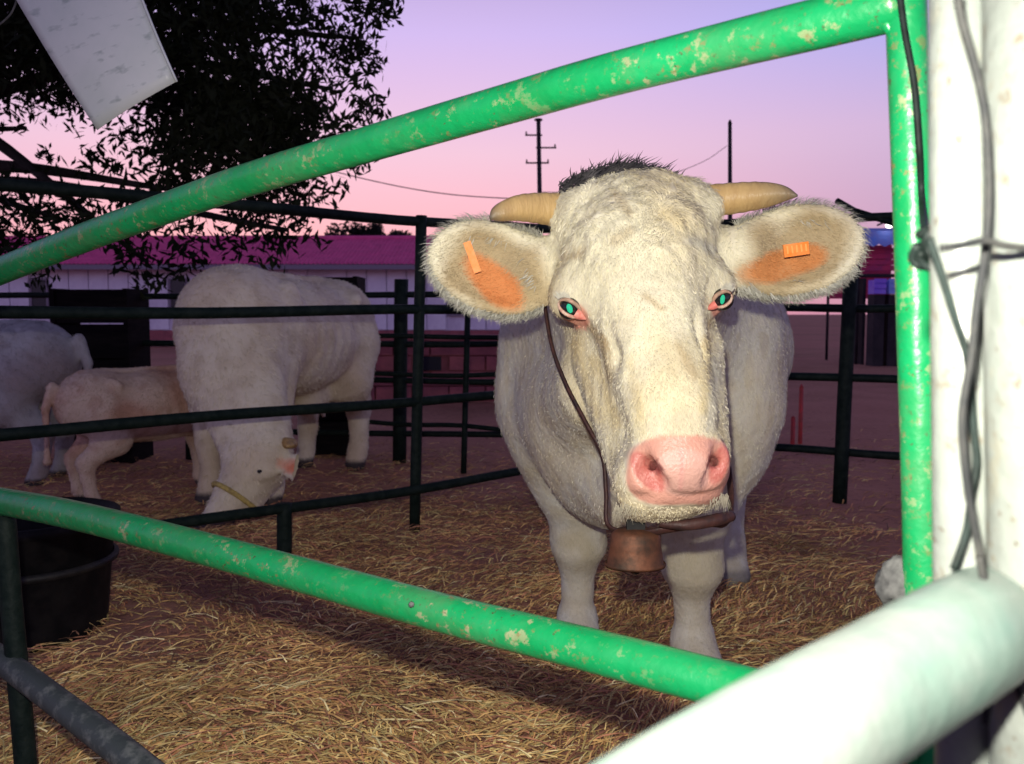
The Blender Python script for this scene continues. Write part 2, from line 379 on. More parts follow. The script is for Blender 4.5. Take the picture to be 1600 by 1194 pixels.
A0, A1 = (-2.35, 2.17), (0.75, 4.83)
railed_panel('pen_panel', A0, A1, (0.21, 0.585, 0.98, 1.366), [(on_line(A0, A1, 660), 0, 1.39, 0.024), (on_line(A0, A1, 440), 0, 0.23, 0.03), (0.0, 0, 1.39, 0.024), (1.0, 0, 1.39, 0.024)], 0.021, 0.024,
             'dark four rail pen panel between the big cow and the feeding cows', 1.39, tilt=-0.03)
D0, D1 = (0.55, 4.96), (2.75, 4.05)
pd = railed_panel('pen_panel', D0, D1, (0.26, 0.64, 1.01, 1.44), [(on_line(D0, D1, 1326), 0, 1.20, 0.037), (1.0, 0, 1.46, 0.03)], 0.021, 0.03,
             'dark pen panel right of the big cow with a thick post', 1.46, tilt=-0.02)
q0 = P(1308, 314, 4.45); q1 = P(1336, 330, 4.5)
mesh_np('brace', *tube([q0, q1], 0.016, 8), 'darkgreen', pd, True)
mesh_np('brace', *tube([q1, P(1400, 350, 4.4)], 0.016, 8), 'darkgreen', pd, True)
E0, E1 = (-0.98, 5.62), (0.62, 5.0)
railed_panel('pen_panel', E0, E1, (0.29, 0.60, 0.83), [(on_line(E0, E1, 731), 0, 0.97, 0.018)], 0.015, 0.018,
             'thin low pen panel visible behind the dark corner post', 0.97, tilt=-0.03)
H0, H1 = (-4.2, 6.1), (0.6, 5.6)
railed_panel('pen_panel', H0, H1, (0.20, 0.53, 0.78, 1.09), [(on_line(H0, H1, 628), 0, 1.19, 0.045), (on_line(H0, H1, 300), 0, 1.15, 0.04), (0.0, 0, 1.15, 0.04), (1.0, 0, 1.15, 0.04)], 0.02, 0.04,
             'rearmost dark pen panel running behind the feeding cows', 1.19, tilt=-0.02)

# ------------------------------------------------------------------ green gate in front
def gplane(px):   # depth of the gate plane at a pixel column
    return 0.954 / (1 + 0.70 * (px - CX) / F)
def gp(px, py, off=0.0): return P(px, py, gplane(px) + off)
gate = empty('green_gate', G(1435, 1194), 'chipped bright green tubular gate between the camera and the cow', 'gate')
top_px = [(-90, 462), (0, 424), (120, 376), (260, 325), (400, 277), (560, 230), (760, 172), (950, 118), (1150, 68), (1300, 32), (1412, 4)]
mesh_np('top_rail', *tube(spline([gp(*q) for q in top_px], 70), [0.0245, 0.0225, 0.021, 0.0205, 0.021], 20, wob=0.015), 'green', gate, True)
low_px = [(-90, 768), (0, 783), (120, 806), (300, 852), (500, 906), (700, 960), (900, 1010), (1100, 1062), (1300, 1116), (1440, 1155)]
low_path = spline([gp(*q) for q in low_px], 70)
mesh_np('middle_rail', *tube(low_path, [0.0255, 0.024, 0.0225, 0.0225, 0.0225], 20, wob=0.015), 'green', gate, True)
mesh_np('upright', *tube(spline([gp(1410, -150), gp(1417, 60), gp(1430, 420), gp(1438, 700), gp(1444, 1000), gp(1452, 1500), gp(1452, 1500) * (1, 1, .1)], 46), 0.0156, 18, wob=0.02), 'green', gate, True)
mesh_np('bottom_rail', *tube(spline([gp(-70, 985), gp(0, 1030), gp(110, 1112), gp(230, 1206), gp(420, 1360), gp(760, 1600)], 40), [0.022, 0.024, 0.024], 14, wob=0.03), 'greysteel', gate, True)
q = gp(40, 1194, .02); mesh_np('stile', *tube(spline([gp(6, 800, .02), gp(16, 920, .02), q, q * (1, 1, 0)], 16), 0.0190, 12, wob=0.03), 'darkgreen', gate, True)
q = gp(-92, 460); mesh_np('stile', *tube([q, q * (1, 1, .5), q * (1, 1, 0)], 0.022, 12, wob=0.03), 'green', gate, True)
# weld beads where the top rail meets the upright, little bolt on the middle rail
wv, wf = tube([gp(1383, 14, -.004), gp(1390, 40, -.006), gp(1398, 60, -.004)], [0.003, 0.006, 0.003], 8, wob=0.4); mesh_np('weld', wv, wf, 'green', gate, True)
wv, wf = tube([gp(643, 945, -.026), gp(643, 945, -.034)], [0.004, 0.003], 8); mesh_np('bolt', wv, wf, 'cloth', gate, True)

# ------------------------------------------------------------------ overexposed near post, rail and ties
npan = empty('pale_panel', (0.27, 0.42, 0), 'overexposed pale panel post and rail nearest the camera at right', 'fence')
mesh_np('post', *tube([P(1640, -200, .40), P(1640, 600, .40), P(1650, 1600, .40), P(1650, 1600, .40) * (1, 1, 0)], 0.0265, 24, wob=0.01), 'mint', npan, True)
mesh_np('hinge_tube', *tube([P(1502, -200, .43), P(1506, 600, .43), P(1512, 1600, .43), P(1512, 1600, .43) * (1, 1, 0)], 0.0148, 20, wob=0.01), 'mint', npan, True)
rail_path = spline([P(1560, 965, .415), P(1500, 1000, .375), P(1380, 1072, .345), P(1190, 1187, .30), P(900, 1370, .265), P(450, 1650, .235)], 40)
mesh_np('rail', *tube(rail_path, 0.0262, 26, wob=0.01), 'palerail', npan, True)

q = P(450, 1650, .235); mesh_np('post', *tube([q + (0, 0, .03), q * (1, 1, .5), q * (1, 1, 0)], 0.024, 20, wob=0.01), 'mint', npan, True)
cb = tag(mesh_np('black_cable', *tube(spline([gp(1400, -60, -.028), gp(1412, 40, -.030), gp(1428, 130, -.030), gp(1436, 230, -.030), gp(1441, 320, -.028), P(1449, 385, .47), P(1462, 402, .45)], 50), 0.0026, 8), 'cable', None, True),
         'black cable running down the green gate upright', 'cable')
def wire(name, px, d, r, label, m='wire'):
    return tag(mesh_np(name, *tube(spline([P(x, y, d if np.isscalar(d) else dd) for (x, y), dd in zip(px, [d] * len(px) if np.isscalar(d) else d)], 70), r, 8), m, None, True), label, 'wire')
wire('tie_wire', [(1452, 372), (1470, 425), (1490, 490), (1508, 545), (1516, 600), (1520, 660), (1526, 720), (1518, 770), (1510, 830), (1490, 890)], .408, 0.0018, 'dark twisted wire slanting down from the gate knot', 'cable')
wire('tie_wire', [(1494, -30), (1500, 20), (1520, 90), (1536, 160), (1543, 230), (1545, 320), (1538, 400), (1526, 480), (1517, 560), (1504, 640), (1505, 700), (1513, 770), (1528, 850), (1545, 930), (1570, 1010), (1592, 1075), (1620, 1150)], 0.385, 0.0018, 'long grey wire winding down the overexposed post')
wire('tie_wire', [(1470, 388), (1500, 384), (1540, 376), (1570, 384), (1640, 392)], .372, 0.0016, 'thin grey wire looped level around the overexposed post')
wire('tie_wire', [(1530, 870), (1545, 950), (1552, 1030), (1545, 1090), (1540, 1130)], .380, 0.0018, 'short grey wire end hanging where the pale rail joins')
kn = []
for i in range(5):
    a = i * 1.3; c = P(1456 + 7 * math.cos(a), 388 + 12 * math.sin(a), .445)
    kn.append(tube(spline([c + np.array([0.006 * math.cos(a + t), 0.005 * math.sin(t * 1.3), 0.007 * math.sin(a + t)]) for t in np.linspace(0, 5, 7)], 20), 0.0022, 6))
tag(mesh_np('wire_knot', *join(kn), 'cable', None, True), 'dark knot of wire tying the gate to the post', 'knot')
# pale rag bunched low on the gate upright
def blob(c, r, seed, sq=(1, 1, 1), amp=0.35, fr=2.2):
    import bmesh
    bm = bmesh.new(); bmesh.ops.create_icosphere(bm, subdivisions=3, radius=1.0)
    for v in bm.verts:
        k = 1 + amp * mnoise.noise(v.co * fr + Vector((seed, 0, 0))) + amp * .4 * mnoise.noise(v.co * fr * 2.5 + Vector((0, seed, 0)))
        v.co = Vector((v.co.x * sq[0], v.co.y * sq[1], v.co.z * sq[2])) * r * k
    V = np.array([v.co[:] for v in bm.verts]) + np.asarray(c); Fq = [[v.index for v in f.verts] for f in bm.faces]; bm.free(); return V, Fq
tag(mesh_np('rag', *blob(gp(1409, 918, .006), 0.021, 3, (0.9, .8, 1.1), 0.4, 2.6), 'cloth', None, True), 'small crumpled pale rag tied low on the green upright', 'rag')

# ------------------------------------------------------------------ notice sheet hanging at upper left
def notice():
    d = 2.05
    c = [P(40, 22, d), P(205, -12, d - .02), P(273, 128, d - .015), P(154, 204, d)]     # left top, right top, right bottom, left bottom
    up = (c[1] - c[2]) * 0.75
    tl = c[0] + (c[0] - c[3]) * 0.55; tr = c[1] + (c[1] - c[2]) * 0.55 + np.array([0.01, 0, 0.03])
    n = 14; V = []; UV = []
    nrm = np.cross(c[2] - c[3], tl - c[3]); nrm /= np.linalg.norm(nrm)
    for th in (0, 1):
        for j in range(n + 1):
            for i in range(n + 1):
                u, v = i / n, j / n
                p = (c[3] * (1 - u) + c[2] * u) * (1 - v) + (tl * (1 - u) + tr * u) * v
                p = p + nrm * (0.010 * math.sin(u * 3.0 + 0.5) + 0.006 * math.sin(v * 5) + (0.0016 if th else 0))
                V.append(p); UV.append((u, v))
    Fq = []; m = (n + 1) ** 2
    for j in range(n):
        for i in range(n):
            a = j * (n + 1) + i; Fq.append([a, a + 1, a + n + 2, a + n + 1]); Fq.append([m + a, m + a + n + 1, m + a + n + 2, m + a + 1])
    b = list(range(n + 1)) + [k * (n + 1) + n for k in range(1, n + 1)] + [n * (n + 1) + k for k in range(n - 1, -1, -1)] + [k * (n + 1) for k in range(n - 1, 0, -1)]
    for k in range(len(b)):
        x, y = b[k], b[(k + 1) % len(b)]; Fq.append([y, x, m + x, m + y])
    e = empty('notice_sheet', V[n // 2], 'tilted pale paper notice with faint lines hanging under the tree', 'paper')
    o = mesh_np('sheet', V, Fq, 'paper', e, True)
    uv = o.data.uv_layers.new(name='UVMap')
    for l in o.data.loops: uv.data[l.index].uv = UV[l.vertex_index]
    # clear sleeve edge along the right side, string at the corner
    pr = [(V[k * (n + 1) + n] + np.array([0.004, -0.003, 0.0])) for k in range(n + 1)]
    mesh_np('sleeve_edge', *tube(pr, 0.0028, 6), 'paper', e, True)
    mesh_np('string', *tube(spline([P(-60, 80, d), P(0, 38, d), P(22, 12, d), P(28, -30, d), P(50, -240, d), P(60, -420, d + .05)], 20), 0.0022, 6), 'cloth', e, True)
notice()

# ------------------------------------------------------------------ black feed tub inside the gate
tb = G(78, 1012); e = empty('feed_tub', tb, 'black feed tub standing on the straw behind the gate', 'tub')
prof = [(0.0, 0.0), (0.185, 0.0), (0.205, 0.03), (0.235, 0.34), (0.250, 0.345), (0.252, 0.37), (0.236, 0.375), (0.225, 0.35), (0.195, 0.05), (0.0, 0.045)]
v, f = lathe(prof, 32); mesh_np('tub_body', v + tb + np.array([-0.10, 0.1, 0.0]), f, 'blackplastic', e, True)
v, f = lathe([(0.228, 0.22), (0.242, 0.225), (0.244, 0.24), (0.231, 0.245)], 32); mesh_np('hoop', v + tb + np.array([-0.10, 0.1, 0.0]), f, 'black', e, True)

# ================================================================== ANIMALS (signed distance shapes meshed by surface nets)
class Sdf:
    def __init__(s, xs, ys, zs):
        s.x, s.y, s.z = [np.asarray(a, np.float32) for a in (xs, ys, zs)]
        s.f = np.full((len(xs), len(ys), len(zs)), 0.5, np.float32)
    def _sub(s, lo, hi):
        i0, i1 = np.searchsorted(s.x, [lo[0], hi[0]]); j0, j1 = np.searchsorted(s.y, [lo[1], hi[1]]); k0, k1 = np.searchsorted(s.z, [lo[2], hi[2]])
        sl = (slice(i0, i1), slice(j0, j1), slice(k0, k1))
        return sl, s.x[sl[0]][:, None, None], s.y[sl[1]][None, :, None], s.z[sl[2]][None, None, :]
    def _op(s, sl, d, k, cut):
        a = s.f[sl]
        if a.size == 0: return
        if cut:
            d = -d; h = np.clip(0.5 - 0.5 * (a - d) / k, 0, 1); s.f[sl] = a * (1 - h) + d * h + k * h * (1 - h)
        else:
            h = np.clip(0.5 + 0.5 * (a - d) / k, 0, 1); s.f[sl] = a * (1 - h) + d * h - k * h * (1 - h)
    def cone(s, a, b, ra, rb, k=0.05, cut=False):
        a = np.asarray(a, np.float32); b = np.asarray(b, np.float32); m = max(ra, rb) + 0.14
        sl, X, Y, Z = s._sub(np.minimum(a, b) - m, np.maximum(a, b) + m)
        ab = b - a; L = float(ab @ ab) + 1e-9
        t = np.clip(((X - a[0]) * ab[0] + (Y - a[1]) * ab[1] + (Z - a[2]) * ab[2]) / L, 0, 1)
        d = np.sqrt((X - a[0] - ab[0] * t) ** 2 + (Y - a[1] - ab[1] * t) ** 2 + (Z - a[2] - ab[2] * t) ** 2) - (ra + (rb - ra) * t)
        s._op(sl, d, k, cut)
    def chain(s, pts, rs, k=0.04):
        for i in range(len(pts) - 1): s.cone(pts[i], pts[i + 1], rs[i], rs[i + 1], k)
    def ell(s, c, r, ax=None, k=0.06, cut=False):
        c = np.asarray(c, np.float32); r = np.asarray(r, np.float32); m = float(r.max()) + 0.12
        sl, X, Y, Z = s._sub(c - m, c + m)
        ax = np.eye(3) if ax is None else np.asarray(ax)
        k0 = 0; k1 = 0
        for i in range(3):
            q = (X - c[0]) * ax[i][0] + (Y - c[1]) * ax[i][1] + (Z - c[2]) * ax[i][2]
            k0 = k0 + (q / r[i]) ** 2; k1 = k1 + (q / r[i] ** 2) ** 2
        k0 = np.sqrt(k0); k1 = np.sqrt(k1) + 1e-6
        s._op(sl, k0 * (k0 - 1) / k1, k, cut)
    def mesh(s):
        f = s.f; neg = f < 0
        nx_, ny_, nz_ = [n - 1 for n in f.shape]
        cnt = np.zeros((nx_, ny_, nz_), np.int8)
        offs = [(i, j, k) for i in (0, 1) for j in (0, 1) for k in (0, 1)]
        for i, j, k in offs: cnt += neg[i:i + nx_, j:j + ny_, k:k + nz_]
        act = np.argwhere((cnt > 0) & (cnt < 8))
        vals = np.stack([f[act[:, 0] + i, act[:, 1] + j, act[:, 2] + k] for i, j, k in offs], 1)
        acc = np.zeros((len(act), 3)); num = np.zeros(len(act))
        for a in range(8):
            for ax_ in range(3):
                o = list(offs[a])
                if o[ax_] == 1: continue
                o[ax_] = 1; b = offs.index(tuple(o))
                va, vb = vals[:, a], vals[:, b]; cr = (va < 0) != (vb < 0)
                t = np.where(cr, va / (va - vb + 1e-12 * (va == vb)), 0)
                p = np.tile(np.array(offs[a], float), (len(act), 1)); p[:, ax_] = t
                acc += np.where(cr[:, None], p, 0); num += cr
        loc = acc / num[:, None]
        V = np.stack([c[act[:, i]] + loc[:, i] * (c[act[:, i] + 1] - c[act[:, i]]) for i, c in enumerate((s.x, s.y, s.z))], 1)
        idx = np.full((nx_, ny_, nz_), -1, np.int32); idx[act[:, 0], act[:, 1], act[:, 2]] = np.arange(len(act))
        Q = []
        for ax_ in range(3):
            n0 = [slice(None)] * 3; n1 = [slice(None)] * 3; n0[ax_] = slice(0, -1); n1[ax_] = slice(1, None)
            ch = neg[tuple(n0)] != neg[tuple(n1)]
            e = np.argwhere(ch); u, w = (ax_ + 1) % 3, (ax_ + 2) % 3
            ok = (e[:, u] > 0) & (e[:, w] > 0) & (e[:, u] < f.shape[u] - 1) & (e[:, w] < f.shape[w] - 1); e = e[ok]
            inn = neg[e[:, 0], e[:, 1], e[:, 2]]
            def cell(du, dw):
                q = e.copy(); q[:, u] += du; q[:, w] += dw; return idx[q[:, 0], q[:, 1], q[:, 2]]
            q4 = np.stack([cell(-1, -1), cell(0, -1), cell(0, 0), cell(-1, 0)], 1)
            q4[~inn] = q4[~inn][:, ::-1]; Q.append(q4)
        return V, np.vstack(Q)

def relax(V, Q, it=2, w=0.5):
    E = np.vstack([Q[:, [i, (i + 1) % 4]] for i in range(4)]); 
    for _ in range(it):
        S = np.zeros_like(V); n = np.zeros(len(V))
        for a in range(3):
            S[:, a] = np.bincount(E[:, 0], V[E[:, 1], a], len(V)) + np.bincount(E[:, 1], V[E[:, 0], a], len(V))
        n = np.bincount(E[:, 0], minlength=len(V)) + np.bincount(E[:, 1], minlength=len(V))
        V = V * (1 - w) + w * S / np.maximum(n, 1)[:, None]
    return V

def vnormals(V, Q):
    fn = np.cross(V[Q[:, 2]] - V[Q[:, 0]], V[Q[:, 3]] - V[Q[:, 1]]); N = np.zeros_like(V)
    for i in range(4):
        for a in range(3): N[:, a] += np.bincount(Q[:, i], fn[:, a], len(V))
    return N / (np.linalg.norm(N, axis=1)[:, None] + 1e-12), fn

def vnoise(V, s, seed=0.0):
    return np.array([mnoise.noise(Vector((v[0] * s + seed, v[1] * s, v[2] * s))) for v in V])

def hairs(V, Q, N, fn, C, n, wfun, lenfun, dirfun, width, lift):
    """short hairs rooted on the skin: thin two-triangle blades following dirfun"""
    ctr = V[Q].mean(1); area = np.linalg.norm(fn, axis=1); w = area * wfun(ctr, fn / (area[:, None] + 1e-12)); w = w / w.sum()
    fi = rng.choice(len(Q), n, p=w); a, b = rng.random(n), rng.random(n)
    q = Q[fi]; root = (V[q[:, 0]] * ((1 - a) * (1 - b))[:, None] + V[q[:, 1]] * (a * (1 - b))[:, None] + V[q[:, 2]] * (a * b)[:, None] + V[q[:, 3]] * ((1 - a) * b)[:, None])
    nn = N[q[:, 0]]; cc = C[q[:, 0]] * rng.uniform(0.82, 1.12, (n, 1))
    L = lenfun(root) * rng.uniform(0.6, 1.25, n)
    D = dirfun(root, nn) + rng.normal(0, 0.28, (n, 3)); D -= nn * (D * nn).sum(1)[:, None]; D /= np.linalg.norm(D, axis=1)[:, None] + 1e-9
    lf = lift(root) * rng.uniform(0.5, 1.5, n)
    d0 = D + nn * lf[:, None]; d0 /= np.linalg.norm(d0, axis=1)[:, None]
    mid = root + d0 * (L * 0.5)[:, None]; d1 = D + nn * (lf * 0.3)[:, None]; d1 /= np.linalg.norm(d1, axis=1)[:, None]
    tip = mid + d1 * (L * 0.5)[:, None]
    side = np.cross(D, nn) + rng.normal(0, .3, (n, 3)); side /= np.linalg.norm(side, axis=1)[:, None]
    wd = width * rng.uniform(0.7, 1.3, n)[:, None]
    root = root - nn * 0.002
    HV = np.stack([root - side * wd / 2, root + side * wd / 2, mid + side * wd * .4, mid - side * wd * .4, tip], 1).reshape(-1, 3)
    base = np.arange(n)[:, None] * 5
    HF = np.hstack([base + 0, base + 1, base + 2, base + 3]).tolist() + np.hstack([base + 3, base + 2, base + 4]).tolist()
    return HV, HF, np.repeat(cc, 5, 0)

# ---- the big cow at the gate
def unit(v): v = np.asarray(v, float); return v / np.linalg.norm(v)
def big_cow():
    org = np.array([0.33, 2.35, 0]); a = unit((0.29, 0.95, 0)); r = np.array([a[1], -a[0], 0]); zz = np.array([0, 0, 1.])
    def B(s, t, z): return org + a * s + r * t + zz * z
    AX = (r, a, zz)
    ys = np.concatenate([np.arange(1.08, 1.80, 0.0052), np.arange(1.80, 4.0, 0.013)])
    S = Sdf(np.arange(-0.30, 1.22, 0.0056), ys, np.arange(-0.03, 1.36, 0.0058))
    # trunk
    S.ell(B(.52, 0, .86), (.40, .74, .35), AX, .08); S.ell(B(.06, 0, .90), (.335, .38, .35), AX, .1); S.ell(B(1.02, 0, .93), (.33, .36, .29), AX, .1)
    S.ell(B(-.16, 0, .70), (.215, .27, .26), AX, .1)
    S.ell(B(.02, -.24, .80), (.14, .20, .30), AX, .06); S.ell(B(.02, .24, .80), (.14, .20, .30), AX, .06)
    # neck and dewlap
    S.cone(B(-.05, -.02, .97), P(1000, 440, 1.72), .27, .165, .1)
    S.chain([P(1000, 720, 1.72), P(985, 760, 1.95), B(-.22, -.03, .60)], [.055, .075, .12], .08)
    S.cone(P(940, 600, 1.75), B(-.18, -.1, .72), .09, .16, .07)
    # legs
    def leg(top, knee, fet, foot, rt, rk):
        S.chain([top, 0.45 * np.asarray(top) + 0.55 * np.asarray(knee)], [rt, rt * .62], .07)
        S.chain([0.45 * np.asarray(top) + 0.55 * np.asarray(knee), knee], [rt * .62, rk], .04)
        kn_ = np.asarray(knee); dn = np.asarray(fet) - kn_
        S.chain([kn_ + (0, -.008, .03), kn_ + (0, -.010, -.02), kn_ + dn * .35, kn_ + dn * .65, fet], [rk * 1.0, rk * 1.04, rk * .70, rk * .57, rk * .76], .032)
        S.chain([fet, foot], [rk * .82, rk * 1.02], .02)
    fl_, fr_ = np.array([.187, 2.49, 0]), np.array([.482, 2.31, 0])
    leg(B(.0, -.19, .70), fl_ + (0.0, -.02, .34), fl_ + (0, .02, .10), fl_ + (0, -.04, .035), .165, .066)
    leg(B(.0, .17, .70), fr_ + (-.01, -.02, .33), fr_ + (0.005, .02, .10), fr_ + (0.01, -.04, .035), .165, .069)
    hl, hr = np.array([.79, 3.16, 0]), np.array([.46, 3.32, 0])
    for foot, t in ((hl, .17), (hr, -.17)):
        S.chain([B(.98, t, .82), B(.84, t * 1.25, .60), foot + (0.02, .12, .43), foot + (0, .03, .12), foot + (0, -.03, .035)], [.22, .15, .075, .052, .066], .05)
    # head
    def hx(px, py, d): return P(px, py, d)
    rot = R(8); Ra = unit((math.cos(R(3.5)), 0, math.sin(R(3.5)))); 
    nose_dir = unit(P(1060, 720, 1.27) - P(985, 380, 1.44)); outw = unit(np.cross(Ra, nose_dir)); 
    if outw[1] > 0: outw = -outw
    Ra = unit(np.cross(nose_dir, outw)); Ra = Ra if Ra[0] > 0 else -Ra
    HA = (Ra, nose_dir, outw)
    S.ell(hx(994, 398, 1.54), (.130, .118, .13), HA, .05)                       # forehead
    S.ell(hx(988, 326, 1.57), (.108, .045, .08), HA, .04)                        # poll
    S.cone(hx(895, 335, 1.57), hx(1095, 322, 1.57), .038, .038, .05)             # horn bases
    S.ell(hx(894, 462, 1.505), (.040, .042, .045), HA, .04); S.ell(hx(1110, 450, 1.505), (.040, .042, .045), HA, .04)   # brows
    S.cone(hx(1003, 450, 1.47), hx(1048, 640, 1.345), .094, .068, .05)           # bridge of the nose
    S.cone(hx(1000, 480, 1.57), hx(1040, 690, 1.43), .105, .078, .05)             # cheeks
    S.cone(hx(955, 560, 1.58), hx(1010, 730, 1.45), .070, .058, .05); S.cone(hx(1075, 550, 1.58), hx(1085, 720, 1.45), .060, .055, .05)
    S.ell(hx(1048, 742, 1.36), (.091, .058, .075), HA, .04)                       # muzzle
    S.ell(hx(1062, 722, 1.315), (.072, .042, .045), HA, .03)
    S.ell(hx(1048, 786, 1.385), (.078, .022, .07), HA, .02)                       # lower lip
    # folds between eye and nose, jaw line
    S.cone(hx(930, 500, 1.375), hx(958, 560, 1.375), .006, .012, .03, True)
    S.cone(hx(1092, 500, 1.375), hx(1082, 570, 1.365), .006, .012, .03, True)
    # nostrils
    S.chain([hx(1000, 718, 1.285), hx(1012, 742, 1.287)], [.008, .010], .01) if False else None
    for pts in ([(1000, 716), (1010, 738), (1026, 757)], [(1129, 706), (1126, 728), (1117, 750)]):
        for p0, p1 in zip(pts[:-1], pts[1:]): S.cone(hx(*p0, 1.288), hx(*p1, 1.288), .0150, .0175, .012, True)
    S.cone(hx(1014, 722, 1.30), hx(1034, 735, 1.34), .010, .007, .006, True); S.cone(hx(1120, 716, 1.30), hx(1106, 730, 1.34), .009, .007, .006, True)
    # mouth slit
    S.cone(hx(965, 778, 1.33), hx(1050, 778, 1.285), .004, .004, .012, True); S.cone(hx(1050, 778, 1.285), hx(1138, 770, 1.33), .004, .004, .012, True)
    # eye sockets
    S.ell(hx(890, 482, 1.440), (.0165, .0115, .014), HA, .008, True); S.ell(hx(1129, 468, 1.440), (.0145, .0115, .014), HA, .008, True)
    # ears
    def ear(c, long_px, short_px, ang, d, turn, hollow):
        k = d / F
        Lx = unit(CR * math.cos(ang) + CU * math.sin(ang)); Sx = unit(-CR * math.sin(ang) + CU * math.cos(ang)); Nn = -CF
        Lx2 = unit(Lx * math.cos(turn) + Nn * math.sin(turn)); Nn2 = unit(np.cross(Lx2, Sx)); Nn2 = Nn2 if Nn2[1] < 0 else -Nn2
        ctr = P(*c, d)
        S.ell(ctr, (long_px * k, short_px * k, .030), (Lx2, Sx, Nn2), .022)
        S.ell(ctr + Nn2 * .024 + Lx2 * hollow[0] * k + Sx * hollow[1] * k, (long_px * k * .88, short_px * k * .76, .036), (Lx2, Sx, Nn2), .016, True)
    ear((772, 418), 103, 70, R(-18), 1.58, R(-6), (-4, -6)); S.cone(hx(838, 420, 1.60), hx(900, 420, 1.62), .045, .06, .04)
    ear((1240, 391), 106, 70, R(11), 1.58, R(6), (4, -4)); S.cone(hx(1165, 400, 1.60), hx(1110, 410, 1.62), .045, .06, .04)
    V, Q = S.mesh(); V = relax(V, Q, 2, 0.4)
    N, fn = vnormals(V, Q)
    px, py = proj(V); hd_ = (V[:, 1] < 1.72)
    fore = np.clip((470 - py) / 90, 0, 1) * hd_ * ((px > 862) & (px < 1135))
    bare = ((px - 1064) / 86) ** 4 + ((py - 735) / 56) ** 4 < 1
    V = V + N * (0.0050 * fore * vnoise(V, 34, 1) + 0.0028 * fore * vnoise(V, 70, 4) + 0.0022 * hd_ * ~bare * (py > 430) * vnoise(V * np.array([1, 1, .45]), 48, 7) + 0.006 * (V[:, 1] > 1.8) * vnoise(V, 9, 2))[:, None]
    N, fn = vnormals(V, Q)
    # coat colour
    px, py = proj(V); d = V[:, 1]
    n1 = vnoise(V, 5.0); n2 = vnoise(V, 18.0, 3)
    C = np.tile(np.array([.56, .54, .455]), (len(V), 1))  # body darker than the head: flash falloff put into the coat tone
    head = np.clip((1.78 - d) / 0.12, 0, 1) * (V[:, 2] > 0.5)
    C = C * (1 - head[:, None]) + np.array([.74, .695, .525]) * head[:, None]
    def blend(mask, col):
        nonlocal C
        m_ = np.clip(mask, 0, 1)[:, None]; C = C * (1 - m_) + np.array(col) * m_
    blend(np.clip(n1 * 1.6, 0, .5) * (0.4 + .6 * head), (.62, .51, .30))
    n3 = vnoise(V * np.array([1, 1, .3]), 34.0, 9); blend(np.clip(n3 * 1.5, 0, .4) * (py > 520), (.50, .43, .28))
    blend(np.clip(n2 * 1.4 - .1, 0, .35), (.60, .54, .42))
    # stained knees and shins
    blend(np.exp(-((V[:, 2] - .34) / .12) ** 2) * (d > 1.9) * (d < 2.75) * np.clip(.35 + n1 + n2 * .6, 0, .65), (.34, .27, .11))
    blend(np.clip((.30 - V[:, 2]) / .2, 0, 1) * (d > 1.9) * np.clip(.35 + n2 * 1.3, 0, .6), (.44, .37, .24))
    # tear stains, dirty hair, yellowed cheeks; brown lines also paint in crease shade
    def seg(x0, y0, x1, y1, w0, w1, amt, col):
        ux_, uy_ = x1 - x0, y1 - y0; t_ = np.clip(((px - x0) * ux_ + (py - y0) * uy_) / (ux_ ** 2 + uy_ ** 2), 0, 1)
        dd_ = np.hypot(px - x0 - ux_ * t_, py - y0 - uy_ * t_) + n2 * 6; blend(np.exp(-(dd_ / (w0 + (w1 - w0) * t_)) ** 2) * amt * (d < 1.62), col)
    brn = (.40, .29, .15); yel = (.58, .46, .22); gry = (.42, .42, .40)
    for a_ in ((915, 505, 948, 535, 5, 4, .8, brn), (948, 535, 955, 585, 4, 6, .5, brn), (1108, 500, 1098, 540, 5, 4, .7, brn), (1008, 462, 1034, 482, 7, 5, .7, brn), (1060, 540, 1085, 590, 6, 7, .55, brn),
               (900, 540, 935, 650, 14, 12, .55, yel), (930, 560, 965, 660, 7, 9, .5, yel), (1105, 530, 1100, 640, 9, 10, .6, yel), (985, 560, 1000, 650, 7, 9, .35, yel), (866, 520, 925, 680, 12, 12, .6, gry), (1118, 560, 1108, 670, 10, 9, .5, gry),
               (1080, 375, 1115, 390, 8, 6, .5, gry), (960, 305, 980, 330, 9, 7, .5, brn), (885, 398, 912, 392, 6, 5, .6, brn), (1040, 335, 1060, 345, 9, 8, .45, yel), (960, 375, 985, 360, 7, 6, .4, brn), (1000, 600, 1005, 680, 9, 12, .3, yel)): seg(*a_)
    blend(np.clip((0.075 - V[:, 2]) / .02, 0, 1) * .9, (.10, .08, .07))     # hooves
    blend(np.clip((.55 - V[:, 2]) / .3, 0, .25) * (d > 1.9), (.50, .50, .47))
    # bare pink nose
    frn = d < 1.40
    e = ((px - 1064) / 82) ** 4 + ((py - 735) / 53) ** 4
    blend(np.clip((1.02 - e + n2 * .45) * 4, 0, 1) * frn, (.62, .31, .23))
    blend(np.clip((1.0 - ((px - 1066) / 48) ** 2 - ((py - 738) / 40) ** 2) * 2, 0, .6) * frn, (.66, .41, .34))
    for cx_, cy_, rx, ry, sl in ((1012, 738, 22, 32, .55), (1124, 727, 15, 32, -.25)):
        u = px - cx_ - (py - cy_) * sl; blend(np.clip((1.1 - (u / rx) ** 2 - ((py - cy_) / ry) ** 2) * 3, 0, 1) * frn, (.50, .15, .12))
    blend(np.clip(1 - ((px - 1064) / 2.5) ** 2, 0, .5) * frn * (py > 700) * (py < 770), (.62, .26, .24))
